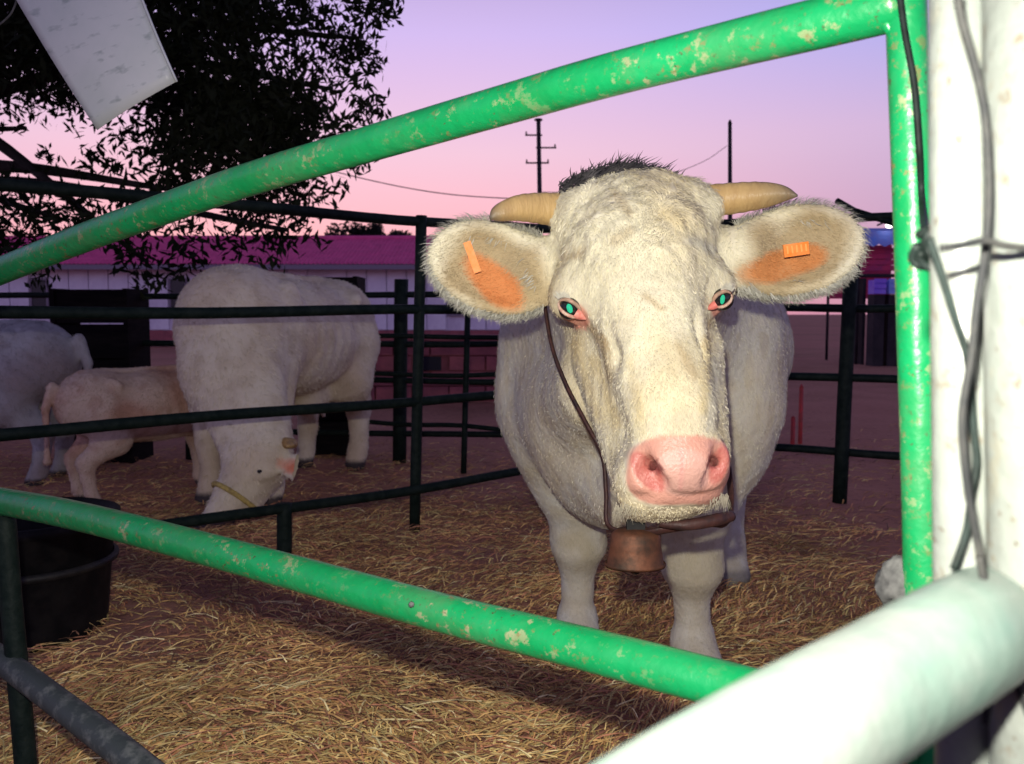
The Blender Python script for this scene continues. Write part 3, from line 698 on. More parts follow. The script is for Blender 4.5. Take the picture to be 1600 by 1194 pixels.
    for cx_, cy_ in ((1026, 730), (1112, 722)): blend(np.clip((1 - ((px - cx_) / 13) ** 2 - ((py - cy_) / 13) ** 2) * 2, 0, .85) * frn * (N[:, 1] > -.75), (.20, .05, .05))
    # pink skin round the eyes
    for cx_, cy_, rx, ry, sl in ((897, 490, 26, 22, .5), (1124, 476, 15, 22, -.5)):
        u = py - cy_ - (px - cx_) * sl; blend(np.clip((1.0 - ((px - cx_) / rx) ** 2 - (u / ry) ** 2) * 2, 0, .8) * (d < 1.6), (.72, .26, .20))
    # inner ears
    for cx_, cy_, rx, ry, an, col in ((770, 422, 104, 70, -22, (.38, .28, .14)), (772, 440, 66, 30, -42, (.66, .22, .06)), (1238, 393, 104, 70, 12, (.38, .28, .14)), (1220, 412, 74, 28, 14, (.60, .22, .06))):
        ca, sa = math.cos(R(an)), math.sin(R(an)); u = (px - cx_) * ca - (py - cy_) * sa; w = (px - cx_) * sa + (py - cy_) * ca
        blend(np.clip((1.0 - (u / rx) ** 2 - (w / ry) ** 2) * 1.6 + n2 * .7 + n1 * .4, 0, .82) * (d > 1.48) * (d < 1.66), col)
    e0 = empty('cow', (org[0], org[1], 0), 'big cream white cow with bell facing the camera over the gate', 'cow')
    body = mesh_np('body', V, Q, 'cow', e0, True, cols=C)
    body.data.materials.append(M['nose']); fe = (e < .95) & frn; body.data.polygons.foreach_set('material_index', fe[Q].all(1).astype(np.int32))
    # ---- hair
    ctr_h = P(1000, 480, 1.5)
    def flow(p, n):
        q = np.tile(np.array([0.12, -0.15, -1.0]), (len(p), 1))
        hp, hy = proj(p); hd = p[:, 1]
        top = np.clip((400 - hy) / 100, 0, 1) * (hd < 1.7)      # curls whirl on the forehead
        q[:, 0] += top * (np.sin(hp / 21) * 1.6 + np.cos(hy / 17) * 1.2); q[:, 2] += top * (np.cos(hp / 19 + 2) * 1.4)
        ln = (hd > 1.48) & (hd < 1.70) & (hp < 850); rn = (hd > 1.48) & (hd < 1.70) & (hp > 1145)
        q[ln] = np.array([-1.0, -.2, -.35]); q[rn] = np.array([1.0, -.2, -.45])
        return q
    def wf(c, n):
        hp, hy = proj(c); facing = np.clip(-(n @ CF) + .35, 0, 1)
        w = facing * np.where(c[:, 1] < 1.75, 1.0, np.where(c[:, 2] < .5, .45, 0.22))
        nose = (((hp - 1064) / 86) ** 4 + ((hy - 735) / 56) ** 4 < 1) & (c[:, 1] < 1.40); w[nose] = 0
        eye = ((np.abs(hp - 895) < 24) & (np.abs(hy - 488) < 20)) | ((np.abs(hp - 1125) < 16) & (np.abs(hy - 474) < 20)); w[eye & (c[:, 1] < 1.6)] = 0
        ine = ((hp < 850) | (hp > 1145)) & (c[:, 1] > 1.48) & (c[:, 1] < 1.7)
        w[ine] *= 0.8
        return w
    def lf(p):
        hp, hy = proj(p); L = np.full(len(p), .0095)
        hd = p[:, 1]; L[(hy < 430) & (hd < 1.7)] = .014
        er = ((hp < 850) | (hp > 1145)) & (hd > 1.46) & (hd < 1.72); L[er] = .010
        L[hd > 1.75] = .012
        return L
    HV, HF, HC = hairs(V, Q, N, fn, C, 150000, wf, lf, flow, 0.0013, lambda p: np.where(p[:, 2] < .5, .12, .38))
    mesh_np('hair', HV, HF, 'hair', e0, False, cols=HC)
    # long pale fringe round the ears
    def rim(c, n):
        hp, hy = proj(c); w = np.zeros(len(c))
        er = (c[:, 1] > 1.50) & (c[:, 1] < 1.68) & ((hp < 850) | (hp > 1150)); facing = np.abs(n @ CF)
        w[er] = np.clip(.75 - facing[er], 0, 1) * np.where(hy[er] > 420, 1.6, .7)
        return w
    def rdir(p, n):
        hp, hy = proj(p); q = np.where((hp < 900)[:, None], np.array([-.5, -.1, -.6]), np.array([.6, -.1, -.75])); return q
    HV, HF, HC = hairs(V, Q, N, fn, np.tile(np.array([.50, .49, .42]), (len(V), 1)), 6000, rim, lambda p: np.full(len(p), .023), rdir, 0.0013, lambda p: np.full(len(p), 1.1))
    mesh_np('ear_fringe', HV, HF, 'hair', e0, False, cols=HC)
    # dark tuft on the poll
    TV = []; TF = []
    for i in range(1900):
        t = rng.random() ** .8; bx = 872 + 200 * t; by = 296 - 25 * math.sin(math.pi * min(1, t * 1.02)) + rng.normal(0, 5)
        L = rng.uniform(.010, .030) * (0.5 + .75 * math.sin(math.pi * t)); dr = unit((0.9 + rng.normal(0, .5) - (.7 if t < .3 else 0) * rng.random(), rng.normal(0.1, .3), .45))
        if rng.random() < .06: L *= 1.7; dr = unit(dr + np.array([0, 0, .5]))
        p = P(bx, by, 1.545 + rng.uniform(-.015, .07))
        s_ = unit(np.cross(dr, CF)) * .0011; o = len(TV); md = p + dr * L * .6; tp = md + unit(dr + np.array([.3, 0, rng.uniform(-.4, .3)])) * L * .4
        TV += [p - s_, p + s_, md + s_ * .8, md - s_ * .8, tp]; TF += [[o, o + 1, o + 2, o + 3], [o + 3, o + 2, o + 4]]
    mesh_np('poll_tuft', TV, TF, 'tuft', e0)
    # horns
    for pts, rs, tipc in (([P(885, 330, 1.58), P(845, 326, 1.56), P(808, 326, 1.535), P(780, 333, 1.515), P(766, 341, 1.505)], [.030, .0285, .026, .0235, .0205, .0165, .011, .003], .55), ([P(1098, 315, 1.58), P(1145, 309, 1.56), P(1190, 305, 1.54), P(1222, 303, 1.52), P(1246, 306, 1.505)], [.030, .0285, .0265, .024, .021, .0165, .010, .002], .3)):
        pth = spline(pts, 34); hv, hf = tube(pth, rs, 20, wob=.14)
        t = np.repeat(np.linspace(0, 1, 34), 20); ring = 1 + .02 * np.sin(t * 60) * (t < .5); hv = np.repeat(pth, 20, 0) + (hv - np.repeat(pth, 20, 0)) * ring[:, None]
        k_ = np.clip((t - tipc) / (1 - tipc), 0, 1)[:, None] ** 1.4
        hc = np.array([.52, .35, .15]) * (1 - k_) + np.array([.15, .13, .10]) * k_
        mesh_np('horn', hv, hf, 'hornv', e0, True, cols=hc)
    # eyes
    for (ex, ey), tilt, rx in (((890, 482), 18, 1.0), ((1129, 468), -8, .8)):
        c = P(ex, ey, 1.461)
        v, f = blob((0, 0, 0), 0.0185, 1, (1, 1, 1), 0.0)
        eo = mesh_np('eye', v + c, f, 'eyeblack', e0, True)
        tow = unit(np.array([0, 0, CAMZ]) - c); ang = R(tilt)
        v, f = lathe([(0.0001, .0), (.6, -.12), (1.0, -.45)], 18)
        ux = unit(np.cross(CU, tow)); ux = ux if ux[0] > 0 else -ux; uy = unit(np.cross(ux, tow)); uy = uy if uy[2] > 0 else -uy
        ux2 = ux * math.cos(ang) + uy * math.sin(ang); uy2 = -ux * math.sin(ang) + uy * math.cos(ang)
        VV = c + tow * .0197 + np.outer(v[:, 0] * .0046 * rx, ux2) + np.outer(v[:, 1] * .0078, uy2) + np.outer(v[:, 2] * .004, tow)
        mesh_np('pupil', VV, f, 'eyeshine', eo, True)
        iv = 1 if ex < 1000 else -1          # direction of the inner corner
        an2 = R(-32 * iv); lx = ux * math.cos(an2) + uy * math.sin(an2); ly = -ux * math.sin(an2) + uy * math.cos(an2)
        for sgn, m_, rr_, off in ((1, 'lidline', .0034, .0112), (-1, 'lowlid', .0028, .0108)):
            arc = [c + tow * (.0105 + .0070 * math.cos(t)) + lx * .0200 * rx * math.sin(t) + ly * sgn * off * math.cos(t) for t in np.linspace(-1.5, 1.5, 11)]
            mesh_np('eyelid', *tube(spline(arc, 24), [.0012, rr_, rr_, .0012], 10, wob=.25), m_, e0, True)
        arc = [c + tow * .0135 + lx * iv * (.012 + .020 * rx * q_) + ly * -.001 for q_ in np.linspace(0, 1, 6)]
        mesh_np('tear_corner', *tube(spline(arc, 14), [.0092 * rx, .0085 * rx, .0055, .0015], 10, wob=.15), 'eyelid', e0, True)
        LV = []; LF = []
        for i in range(70):
            t = rng.uniform(.3, 1.4) * -iv; rp = c + tow * .017 + lx * .024 * rx * math.sin(t) + ly * .015 * math.cos(t)
            dr = unit(-lx * iv * rng.uniform(.3, 1.0) + tow * .6 + ly * rng.uniform(.1, .5)); s_ = unit(np.cross(dr, CF)) * .0007; o = len(LV); tp = rp + dr * rng.uniform(.010, .020)
            LV += [rp - s_, rp + s_, tp]; LF.append([o, o + 1, o + 2])
        mesh_np('eyelashes', LV, LF, 'hair', e0, cols=np.tile(np.array([.6, .58, .5]), (len(LV), 1)))
    # chin whiskers
    LV = []; LF = []
    for i in range(500):
        t = rng.random(); rp = P(960 + 178 * t, 792 - 16 * t + rng.normal(0, 3), 1.33 + rng.uniform(0, .08)); dr = unit((rng.normal(0, .35), -.2, -1)); s = unit(np.cross(dr, CF)) * .0008; o = len(LV); tp = rp + dr * rng.uniform(.008, .026)
        LV += [rp - s, rp + s, tp]; LF.append([o, o + 1, o + 2])
    mesh_np('chin_hair', LV, LF, 'hair', e0, cols=np.tile(np.array([.30, .27, .20]), (len(LV), 1)))
    # ear tags
    c = P(738, 402, 1.555); v, f = boxv((0, 0, 0), (.013, .004, .056)); an = R(-20); v = v @ np.array([[math.cos(an), 0, -math.sin(an)], [0, 1, 0], [math.sin(an), 0, math.cos(an)]]); mesh_np('ear_tag', v + c, f, 'tag', e0)
    c = P(1244, 390, 1.548); v, f = boxv((0, 0, 0), (.044, .004, .022)); an = R(-8); rm = np.array([[math.cos(an), 0, -math.sin(an)], [0, 1, 0], [math.sin(an), 0, math.cos(an)]]); to = mesh_np('ear_tag', v @ rm + c, f, 'tag', e0)
    for i in range(5):
        v, f = boxv((-.016 + .008 * i, -.003, .001), (.003, .002, .013)); mesh_np('printed_mark', v @ rm + c, f, 'tagprint', to)
    # collar strap with bell hanging under the chin
    cs = empty('bell_collar', P(1000, 850, 1.5), 'dark leather collar with copper bell hanging below the cow\'s chin', 'bell')
    loop = [P(850, 470, 1.66), P(862, 540, 1.62), P(884, 600, 1.575), P(915, 660, 1.535), P(941, 712, 1.51), P(947, 770, 1.50), P(951, 822, 1.485), P(1000, 834, 1.44), P(1050, 826, 1.42), P(1110, 818, 1.43), P(1137, 815, 1.46), P(1142, 770, 1.52), P(1132, 690, 1.58), P(1122, 600, 1.64), P(1118, 520, 1.72), P(1080, 380, 1.84), P(1000, 330, 1.88), P(900, 370, 1.82)]
    lp = spline(loop + [loop[0]], 120)[:-1]
    mesh_np('strap', *tube(lp, .0085, 10, flat=.45, closed=True), 'leather', cs, True)
    bar = spline([P(1030, 818, 1.40), P(1075, 820, 1.39), P(1120, 812, 1.40), P(1143, 806, 1.42)], 20); mesh_np('strap_keeper', *tube(bar, [.006, .0095, .0105, .009], 12), 'leather', cs, True)
    bc = P(993, 826, 1.44)
    v, f = lathe([(.0, .0), (.030, -.001), (.040, -.008), (.043, -.030), (.047, -.058), (.049, -.060), (.044, -.060), (.040, -.03), (.0, -.012)], 28); be = mesh_np('bell', v * np.array([1, .75, 1]) + bc, f, 'copper', cs, True)
    v, f = lathe([(.0498, -.056), (.0515, -.059), (.0498, -.063), (.047, -.06)], 28); mesh_np('bell_rim', v * np.array([1, .75, 1]) + bc, f, 'copper', be, True)
    v, f = blob(bc + np.array([0, 0, -.064]), .012, 2, (1, 1, 1.1), .05); mesh_np('clapper', v, f, 'black', be, True)
    v, f = boxv(bc + np.array([0, 0, .006]), (.03, .012, .022)); mesh_np('bell_loop', v, f, 'black', be)
big_cow()

# ---- cows of the herd behind the pen panel
def herd_cow(name, place, yaw, scale, label, head_pose, base, patch, res=0.016, thin=1.0, tilt=0.0):
    """local frame: +x forward (towards the head), y left, z up"""
    S = Sdf(np.arange(-1.0, 1.75, res), np.arange(-.55, .55, res), np.arange(-.03, 1.55, res))
    S.ell((0, 0, .86), (.75, .36 * thin, .34), None, .08); S.ell((.5, 0, .90), (.36, .30 * thin, .35), None, .1); S.ell((-.5, 0, .93), (.34, .32 * thin, .29), None, .1)
    S.ell((-.52, .12, 1.03), (.18, .13, .13), None, .08); S.ell((-.52, -.12, 1.03), (.18, .13, .13), None, .08)
    S.ell((.66, 0, .70), (.25, .20, .26), None, .1)
    for sy in (-1, 1):
        S.chain([(.5, .17 * sy, .74), (.52, .18 * sy, .5), (.54, .18 * sy, .33), (.53, .18 * sy, .11), (.57, .18 * sy, .03)], [.15, .10, .066, .048, .062], .05)
        S.chain([(-.48, .17 * sy, .80), (-.40, .2 * sy, .60), (-.64, .18 * sy, .40), (-.60, .18 * sy, .11), (-.56, .18 * sy, .03)], [.21, .15, .075, .052, .064], .05)
    if 'udder' in head_pose: S.ell((-.22, 0, .50), (.17, .15, .12), None, .06); S.cone((-.2, .08, .42), (-.2, .08, .36), .02, .014, .02); S.cone((-.27, .1, .42), (-.27, .1, .37), .02, .014, .02)
    S.chain([(-.84, 0, 1.08), (-.90, 0, .9), (-.90, .01, .5), (-.9, .02, .42)], [.05, .03, .02, .035], .03)
    n0 = np.array([.62, 0, .98]); poll = np.array(head_pose['poll']); muz = np.array(head_pose['muzzle'])
    hs = head_pose.get('size', 1.0); ca, sa = math.cos(yaw), math.sin(yaw); RM = np.array([[ca, -sa, 0], [sa, ca, 0], [0, 0, 1]])
    if head_pose.get('world'):      # head given where it stands on the ground plan
        poll, muz = [RM.T @ (q - np.array([place[0], place[1], 0])) / scale for q in (poll, muz)]; head_pose['side'] = RM.T @ np.array(head_pose['side'])
    side = np.array(head_pose.get('side', (0, 1, 0)), float)
    S.cone(n0, poll, .24, .13, .1); S.cone((.75, 0, .72), 0.6 * poll + .4 * muz, .15, .08, .08)
    fd = unit(muz - poll); side = unit(side - fd * (side @ fd)); out = np.cross(side, fd)
    hm = lambda t, s, o: poll + (fd * t + side * s + out * o) * hs
    HA = (fd, side, out)
    sg = head_pose.get('front', 1)
    def he(t, s_, o, r, k, cut=False): S.ell(hm(t, s_, o * sg), np.array(r) * hs, HA, k, cut)
    he(.07, 0, 0, (.13, .145, .12), .05); S.cone(hm(.1, 0, .02 * sg), hm(.42, 0, .02 * sg), .095 * hs, .068 * hs, .05); S.cone(hm(.12, 0, -.06 * sg), hm(.38, 0, -.03 * sg), .10 * hs, .065 * hs, .05)
    he(.46, 0, .01, (.06, .092, .08), .04)
    for s_ in (-1, 1):
        he(.12, .105 * s_, .03, (.04, .035, .04), .03); he(.05, .215 * s_, -.02, (.062, .11, .022), .025); he(.06, .22 * s_, .012, (.042, .08, .02), .015, True)
        S.cone(hm(.44, .045 * s_, .085 * sg), hm(.46, .05 * s_, .07 * sg), .012, .012, .01, True)
    for sy in (-1, 1):      # hip bones, shoulder blades, flank hollows, ribs
        S.cone((-.42, .25 * sy * thin, 1.12), (-.36, .29 * sy * thin, 1.08), .035, .03, .05); S.ell((.42, .24 * sy * thin, .95), (.12, .06, .22), None, .05)
        S.ell((-.30, .40 * sy * thin, .98), (.12, .07, .11), None, .08, True)
    S.cone((-.6, 0, 1.2), (.4, 0, 1.22), .02, .03, .05)
    V, Q = S.mesh(); V = relax(V, Q, 2, .45)
    N_, _f = vnormals(V, Q); V = V + N_ * (.010 * vnoise(V, 6, 5) + .004 * vnoise(V, 22, 6) + .004 * np.sin(V[:, 0] * 60) * np.exp(-((V[:, 0] - .1) / .25) ** 2) * np.exp(-((V[:, 2] - .85) / .16) ** 2))[:, None]
    n1 = vnoise(V, 3.0, base[0] * 10); n2 = vnoise(V, 11.0, 2)
    C = np.tile(np.array(base), (len(V), 1))
    m_ = np.clip(n1 * 1.3 + .1, 0, .8)[:, None]; C = C * (1 - m_) + np.array(patch) * m_
    m_ = np.clip(n2 - .1, 0, .4)[:, None]; C = C * (1 - m_) + np.array(patch) * .8 * m_
    m_ = np.clip((.07 - V[:, 2]) / .02, 0, 1)[:, None]; C = C * (1 - m_) + np.array((.06, .05, .05)) * m_
    dd = np.linalg.norm(V - hm(.50, 0, .03 * sg), axis=1); m_ = np.clip((.075 - dd) / .03, 0, .8)[:, None]; C = C * (1 - m_) + np.array((.45, .24, .21)) * m_
    for s in (-1, 1):
        q = V - hm(.06, .21 * s, .01 * sg); dd = np.sqrt((q @ fd / .05) ** 2 + (q @ side / .085) ** 2 + (q @ out / .03) ** 2); m_ = np.clip((1.1 - dd) * 2, 0, .9)[:, None]; C = C * (1 - m_) + np.array(head_pose.get('ear', (.5, .16, .08))) * m_
    tw = lambda p: (np.atleast_2d(p) * scale) @ RM.T + np.array([place[0], place[1], 0])
    e = empty(name, (place[0], place[1], 0), label, 'cow', 'white cows behind the pen panel')
    WV = tw(V); mesh_np('body', WV, Q, 'herd', e, True, cols=C)
    WN, wfn = vnormals(WV, Q)
    HV, HF, HC = hairs(WV, Q, WN, wfn, C, 16000, lambda c, n: np.clip(-(n @ CF) + .5, 0, 1), lambda p: np.full(len(p), .026 * scale), lambda p, n: np.tile(RM @ np.array([-.5, 0, -.8]), (len(p), 1)), .0035, lambda p: np.full(len(p), .35))
    mesh_np('hair', HV, HF, 'hair', e, False, cols=HC)
    for s in (-1, 1):
        if head_pose.get('horns', True):
            pts = [hm(-.02, .10 * s, 0), hm(-.03, .16 * s, .01 * sg), hm(-.02, .21 * s, .05 * sg), hm(.0, .23 * s, .09 * sg)]
            mesh_np('horn', *tube(tw(spline(pts, 12)), [.026 * scale * hs, .021 * scale * hs, .006 * scale], 10), 'horn', e, True)
        v, f = blob((0, 0, 0), .0145 * scale, 1, (1, 1, 1), 0); mesh_np('eye', v + tw(hm(.13, .118 * s, .055 * sg))[0], f, 'eyeblack', e, True)
    if head_pose.get('halter'):
        for t0, rr in ((.27, .102),):
            ring = [hm(t0 + .02 * math.cos(a), math.sin(a) * rr * 1.02, math.cos(a) * rr * 1.2 - .015 * sg) for a in np.linspace(0, 2 * math.pi, 26)[:-1]]
            mesh_np('halter', *tube(tw(np.array(ring)), .012 * scale, 8, closed=True), 'rope', e, True)
    return e

# feeding cow: hind quarters right, head down in front facing the camera
herd_cow('cow', (-1.27, 5.0), R(257), .97, 'pale grey cow with lowered head feeding behind the pen panel',
         dict(poll=P(415, 690, 4.12), muzzle=P(345, 818, 3.98), world=1, side=(.85, -.2, .45), front=-1, size=1.12, udder=1, halter=1, ear=(.80, .15, .04)), (.72, .64, .49), (.60, .48, .33))
herd_cow('calf', (-1.93, 4.70), R(42), .56, 'small reddish grey calf standing left of the feeding cow',
         dict(poll=(.95, -.05, .72), muzzle=(1.25, -.2, .45), side=(0, 1, 0), horns=False), (.60, .46, .36), (.48, .26, .18))
herd_cow('cow', (-3.12, 5.05), R(183), .76, 'dim grey cow cut off by the left picture edge',
         dict(poll=(1.15, 0, 1.15), muzzle=(1.5, 0, .8), side=(0, 1, 0)), (.42, .41, .41), (.30, .25, .25))

# ================================================================== THINGS BEHIND THE PENS
def plank_box(name, px0, px1, Y, ztop, label, gap=None):
    x0, x1 = (px0 - CX) / F * Y, (px1 - CX) / F * Y; cx = (x0 + x1) / 2; w = x1 - x0
    e = empty(name, (cx, Y, 0), label, 'feeder', 'dark hay feeders')
    n = 5; h = ztop / n
    for i in range(n):
        v, f = boxv((cx, Y - .14, h * (i + .5)), (w, .028, h - .012)); mesh_np('plank', v, f, 'darkwood', e)
        v, f = boxv((cx, Y + .14, h * (i + .5)), (w, .028, h - .012)); mesh_np('plank', v, f, 'darkwood', e)
    for sx in (-1, 1):
        v, f = boxv((cx + sx * (w / 2 + .012), Y, ztop / 2), (.03, .34, ztop)); mesh_np('side_board', v, f, 'darkwood', e)
    v, f = boxv((cx, Y, .3), (w - .02, .24, .05)); mesh_np('floor_board', v, f, 'darkwood', e)
plank_box('hay_feeder', 107, 212, 5.85, 1.13, 'dark wooden hay feeder box above the calf')
plank_box('hay_feeder', 500, 560, 6.15, 1.22, 'narrow dark hay feeder behind the feeding cow\'s rump')

# low red block wall beyond the pens
def low_wall():
    Y = 9.6; x0, x1 = (470 - CX) / F * Y, (1010 - CX) / F * Y
    e = empty('block_wall', (x0, Y, 0), 'low red block wall beyond the rear pens', 'wall')
    v, f = boxv(((x0 + x1) / 2, Y + .1, .36), (x1 - x0, .10, .70)); mesh_np('mortar_core', v, f, 'brick', e)
    bl = None; L = .40; h = .165
    for r_ in range(4):
        x = x0 + (L / 2 if r_ % 2 else 0)
        while x + L < x1:
            cxx = x + L / 2; hole = abs(cxx - (683 - CX) / F * Y) < .2 and r_ == 2
            if hole:
                v, f = boxv((cxx, Y + .02, .0 + h * (r_ + .5) + .02), (.24, .10, .15)); mesh_np('vent', v, f, 'glass', e)
            else:
                if bl is None:
                    v, f = boxv((0, 0, 0), (L - .02, .16, h - .015)); o = mesh_np('block', v, f, 'brick', e); bl = o
                    o.matrix_parent_inverse = Matrix()
                else:
                    o = bl.copy(); COL.objects.link(o); o.parent = e
                o.location = (cxx - x0, .08 + random.uniform(-.006, .006) , h * (r_ + .5) + .02)
            x += L
    n = int((x1 - x0) / .6)
    for i in range(n):
        v, f = boxv((x0 + .6 * (i + .5), Y + .08, .71), (.59, .26, .06)); mesh_np('coping', v, f, 'brick', e)
low_wall()

# long low stable with rose coloured roof
def stable():
    Y = 26.0; x0, x1 = -17.0, 1.2; ze = 2.42; zr = 3.38
    e = empty('stable', (x0, Y, 0), 'long low white stable with rose pink tiled roof', 'building')
    v, f = boxv(((x0 + x1) / 2, Y + 3.1, ze / 2), (x1 - x0 - .1, 6.0, ze)); mesh_np('wall', v, f, 'wall', e)
    w = .58; n = int((x1 - x0) / w); first = None
    for i in range(n):
        if i % 7 == 5: continue
        if first is None:
            v, f = boxv((0, 0, 0), (w - .035, .06, ze - .55)); first = mesh_np('wall_panel', v, f, 'panel', e); first.matrix_parent_inverse = Matrix(); o = first
        else:
            o = first.copy(); COL.objects.link(o); o.parent = e
        o.location = (w * (i + .5), .06, (ze - .55) / 2 + .5)
    v, f = boxv(((x0 + x1) / 2, Y + .05, .25), (x1 - x0, .16, .46)); mesh_np('plinth', v, f, 'brick', e)
    for i in range(n):
        if i % 7 != 5: continue
        cxx = x0 + w * (i + .5)
        wd = mesh_np('window', *boxv((cxx, Y + .06, 1.45), (w - .06, .06, 1.0)), 'glass', e)
        for dx in (-1, 1): mesh_np('frame', *boxv((cxx + dx * (w / 2 - .05), Y + .02, 1.45), (.05, .05, 1.08)), 'frame', wd)
        for z in (.93, 1.45, 1.97): mesh_np('frame', *boxv((cxx, Y + .015, z), (w - .14, .05, .05)), 'frame', wd)
    # roof: two slopes with ridges of tile
    V = []; Fq = []
    nn = 150; rr = 7
    for side in (0, 1):
        o = len(V)
        for j in range(rr + 1):
            t = j / rr; y = (Y - .45 + t * 3.55) if side == 0 else (Y + 6.65 - t * 3.55); z = ze - .05 + t * (zr - ze + .05)
            for i in range(nn * 2 + 1):
                V.append((x0 - .4 + (x1 - x0 + .8) * i / (nn * 2), y, z + (.035 if i % 2 else 0) + (.02 if j % 2 else 0)))
        c = nn * 2 + 1
        for j in range(rr):
            for i in range(nn * 2): Fq.append([o + j * c + i, o + j * c + i + 1, o + (j + 1) * c + i + 1, o + (j + 1) * c + i])
    mesh_np('roof', V, Fq, 'roof', e)
    mesh_np('ridge', *tube([(x0 - .4, Y + 3.1, zr + .03), (x1 + .4, Y + 3.1, zr + .03)], .09, 8), 'roof', e, True)
    mesh_np('fascia', *boxv(((x0 + x1) / 2, Y - .42, ze - .12), (x1 - x0 + .7, .04, .14)), 'frame', e)
    for xx in (x0, x1):
        s = .02 if xx == x1 else -.02
        V = [(xx + s, Y, ze), (xx + s, Y + 6.2, ze), (xx + s, Y + 3.1, zr - .06), (xx - s * 4, Y, ze), (xx - s * 4, Y + 6.2, ze), (xx - s * 4, Y + 3.1, zr - .06)]
        mesh_np('gable', V, [[0, 1, 2], [5, 4, 3], [0, 3, 4, 1], [1, 4, 5, 2], [2, 5, 3, 0]], 'wall', e)
stable()

# fair stall at far right with crates
def stall():
    Y = 17.0; X = lambda px: (px - CX) / F * Y; Z = lambda py: CAMZ + (490 - py) / F * Y
    e = empty('fair_stall', (X(1375), Y, 0), 'distant fair stall with blue canopy and crimson counter', 'stall')
    for px in (1338, 1440):
        for yy in (Y, Y + 1.6): mesh_np('pole', *tube([(X(px), yy, 0), (X(px), yy, Z(356))], .03, 8), 'pole', e, True)
    V = []; n = 12
    for j, (yy, zz) in enumerate(((Y - .2, Z(388)), (Y - .18, Z(364)), (Y + .8, Z(352)), (Y + 1.8, Z(364)))):
        for i in range(n + 1): V.append((X(1334 + 110 * i / n), yy, zz + (.05 * (i % 2) if j == 0 else 0)))
    mesh_np('canopy', V, [[j * 13 + i, j * 13 + i + 1, (j + 1) * 13 + i + 1, (j + 1) * 13 + i] for j in range(3) for i in range(n)], 'blue', e)
    for i in range(4):
        mesh_np('counter_board', *boxv((X(1389), Y + .1 + .012 * i, Z(392 + 9 * i)), (X(1440) - X(1338), .04, .10)), 'crimson', e)
    mesh_np('back_panel', *boxv((X(1389), Y + 1.5, Z(420)), (X(1440) - X(1338), .04, 1.1)), 'crimson', e)
    for i, px in enumerate((1360, 1382)): mesh_np('goods', *blob((X(px), Y + .3, Z(408)), .10, i, (1.4, 1, .8), .3), 'black', e, True)
    mesh_np('table', *boxv((X(1389), Y + .1, Z(431)), (X(1440) - X(1338), .5, .05)), 'pole', e)
    for px in (1345, 1430): mesh_np('table_leg', *boxv((X(px), Y + .1, Z(431) / 2 - .03), (.06, .4, Z(431) - .05)), 'pole', e)
    lp = empty('bare_bulb', (X(1372), Y - .3, Z(352)), 'small lit white bulb under the stall canopy', 'lamp')
    mesh_np('bulb', *blob((X(1372), Y - .32, Z(357)), .045, 1, (1.4, 1, .9), 0), 'bulb', lp, True)
    mesh_np('socket', *tube([(X(1372), Y - .32, Z(354)), (X(1372), Y - .30, Z(349)), (X(1372), Y + .2, Z(352))], .02, 8), 'pole', lp, True)
    for px, m, l in ((1350, 'violet', 'violet plastic crate stacked at the stall\'s left end'), (1372, 'skycrate', 'light blue crate between the violet and magenta crates'), (1386, 'magenta', 'magenta crate beside the light blue crate'), (1404, 'skycrate', 'blue crate right of the magenta crate near the gate upright')):
        ce = empty('stacked_crate', (X(px), Y - .5, 0), l, 'crate', 'coloured crates at the fair stall'); w = .22
        zt = Z(437)
        zb = zt - .30
        mesh_np('stand', *boxv((X(px), Y - .5, zb / 2), (w * .9, .3, zb)), 'pole', ce)
        for k in range(3): mesh_np('slat', *boxv((X(px), Y - .66, zb + .05 + .1 * k), (w, .02, .075)), m, ce)
        mesh_np('box', *boxv((X(px), Y - .5, zb + .14), (w - .02, .28, .26)), m, ce)
stall()

# red stakes in the ground behind the right panel
for px, py0, py1, l in ((1250, 600, 690, 'thin red painted stake nearest the big cow\'s flank'), (1238, 650, 700, 'short red stake left of the taller red stake')):
    b = G(px, py1 + 6); h = CAMZ + (490 - py0) / F * b[1]
    e = empty('red_stake', b, l, 'stake', 'red stakes behind the right panel')
    mesh_np('shaft', *tube([b - np.array([0, 0, .05]), b + np.array([.0, 0, h * .94])], .016, 8, wob=.1), 'redpaint', e, True)
    mesh_np('point', *tube([b + np.array([0, 0, h * .94]), b + np.array([0, 0, h])], [.016, .004], 8), 'redpaint', e, True)

# utility poles and wires
def mast():
    Y = 30.0; b = np.array([(847 - CX) / F * Y, Y, 0]); zt = CAMZ + (490 - 194) / F * Y
    e = empty('utility_mast', b, 'dark utility mast with short cross arms left of the cow', 'pole')
    t = b + np.array([-.14, 0, zt]); mesh_np('shaft', *tube([b, t], [.09, .07], 10), 'pole', e, True)
    lat = lambda py: b + (t - b) * ((CAMZ + (490 - py) / F * Y) / zt)
    for py, d0, d1 in ((217, -.45, .12), (236, -.1, .58), (259, -.45, .32)):
        mesh_np('cross_arm', *tube([lat(py) + np.array([d0, 0, 0]), lat(py) + np.array([d1, 0, 0])], .028, 8), 'pole', e, True)
        for dd in (d0, d1):
            if abs(dd) > .3: mesh_np('insulator', *tube([lat(py) + np.array([dd * .92, 0, -.02]), lat(py) + np.array([dd * .92, 0, .12])], [.035, .02], 8), 'pole', e, True)
    mesh_np('cap', *blob(t, .11, 1, (1.3, 1, .5), .1), 'pole', e, True)
mast()
Yp = 28.0; b = np.array([(1141 - CX) / F * Yp, Yp, 0]); t = np.array([(1134 - CX) / F * Yp, Yp, CAMZ + (490 - 200) / F * Yp])
e = empty('utility_pole', b, 'plain dark utility pole above the cow\'s right horn', 'pole')
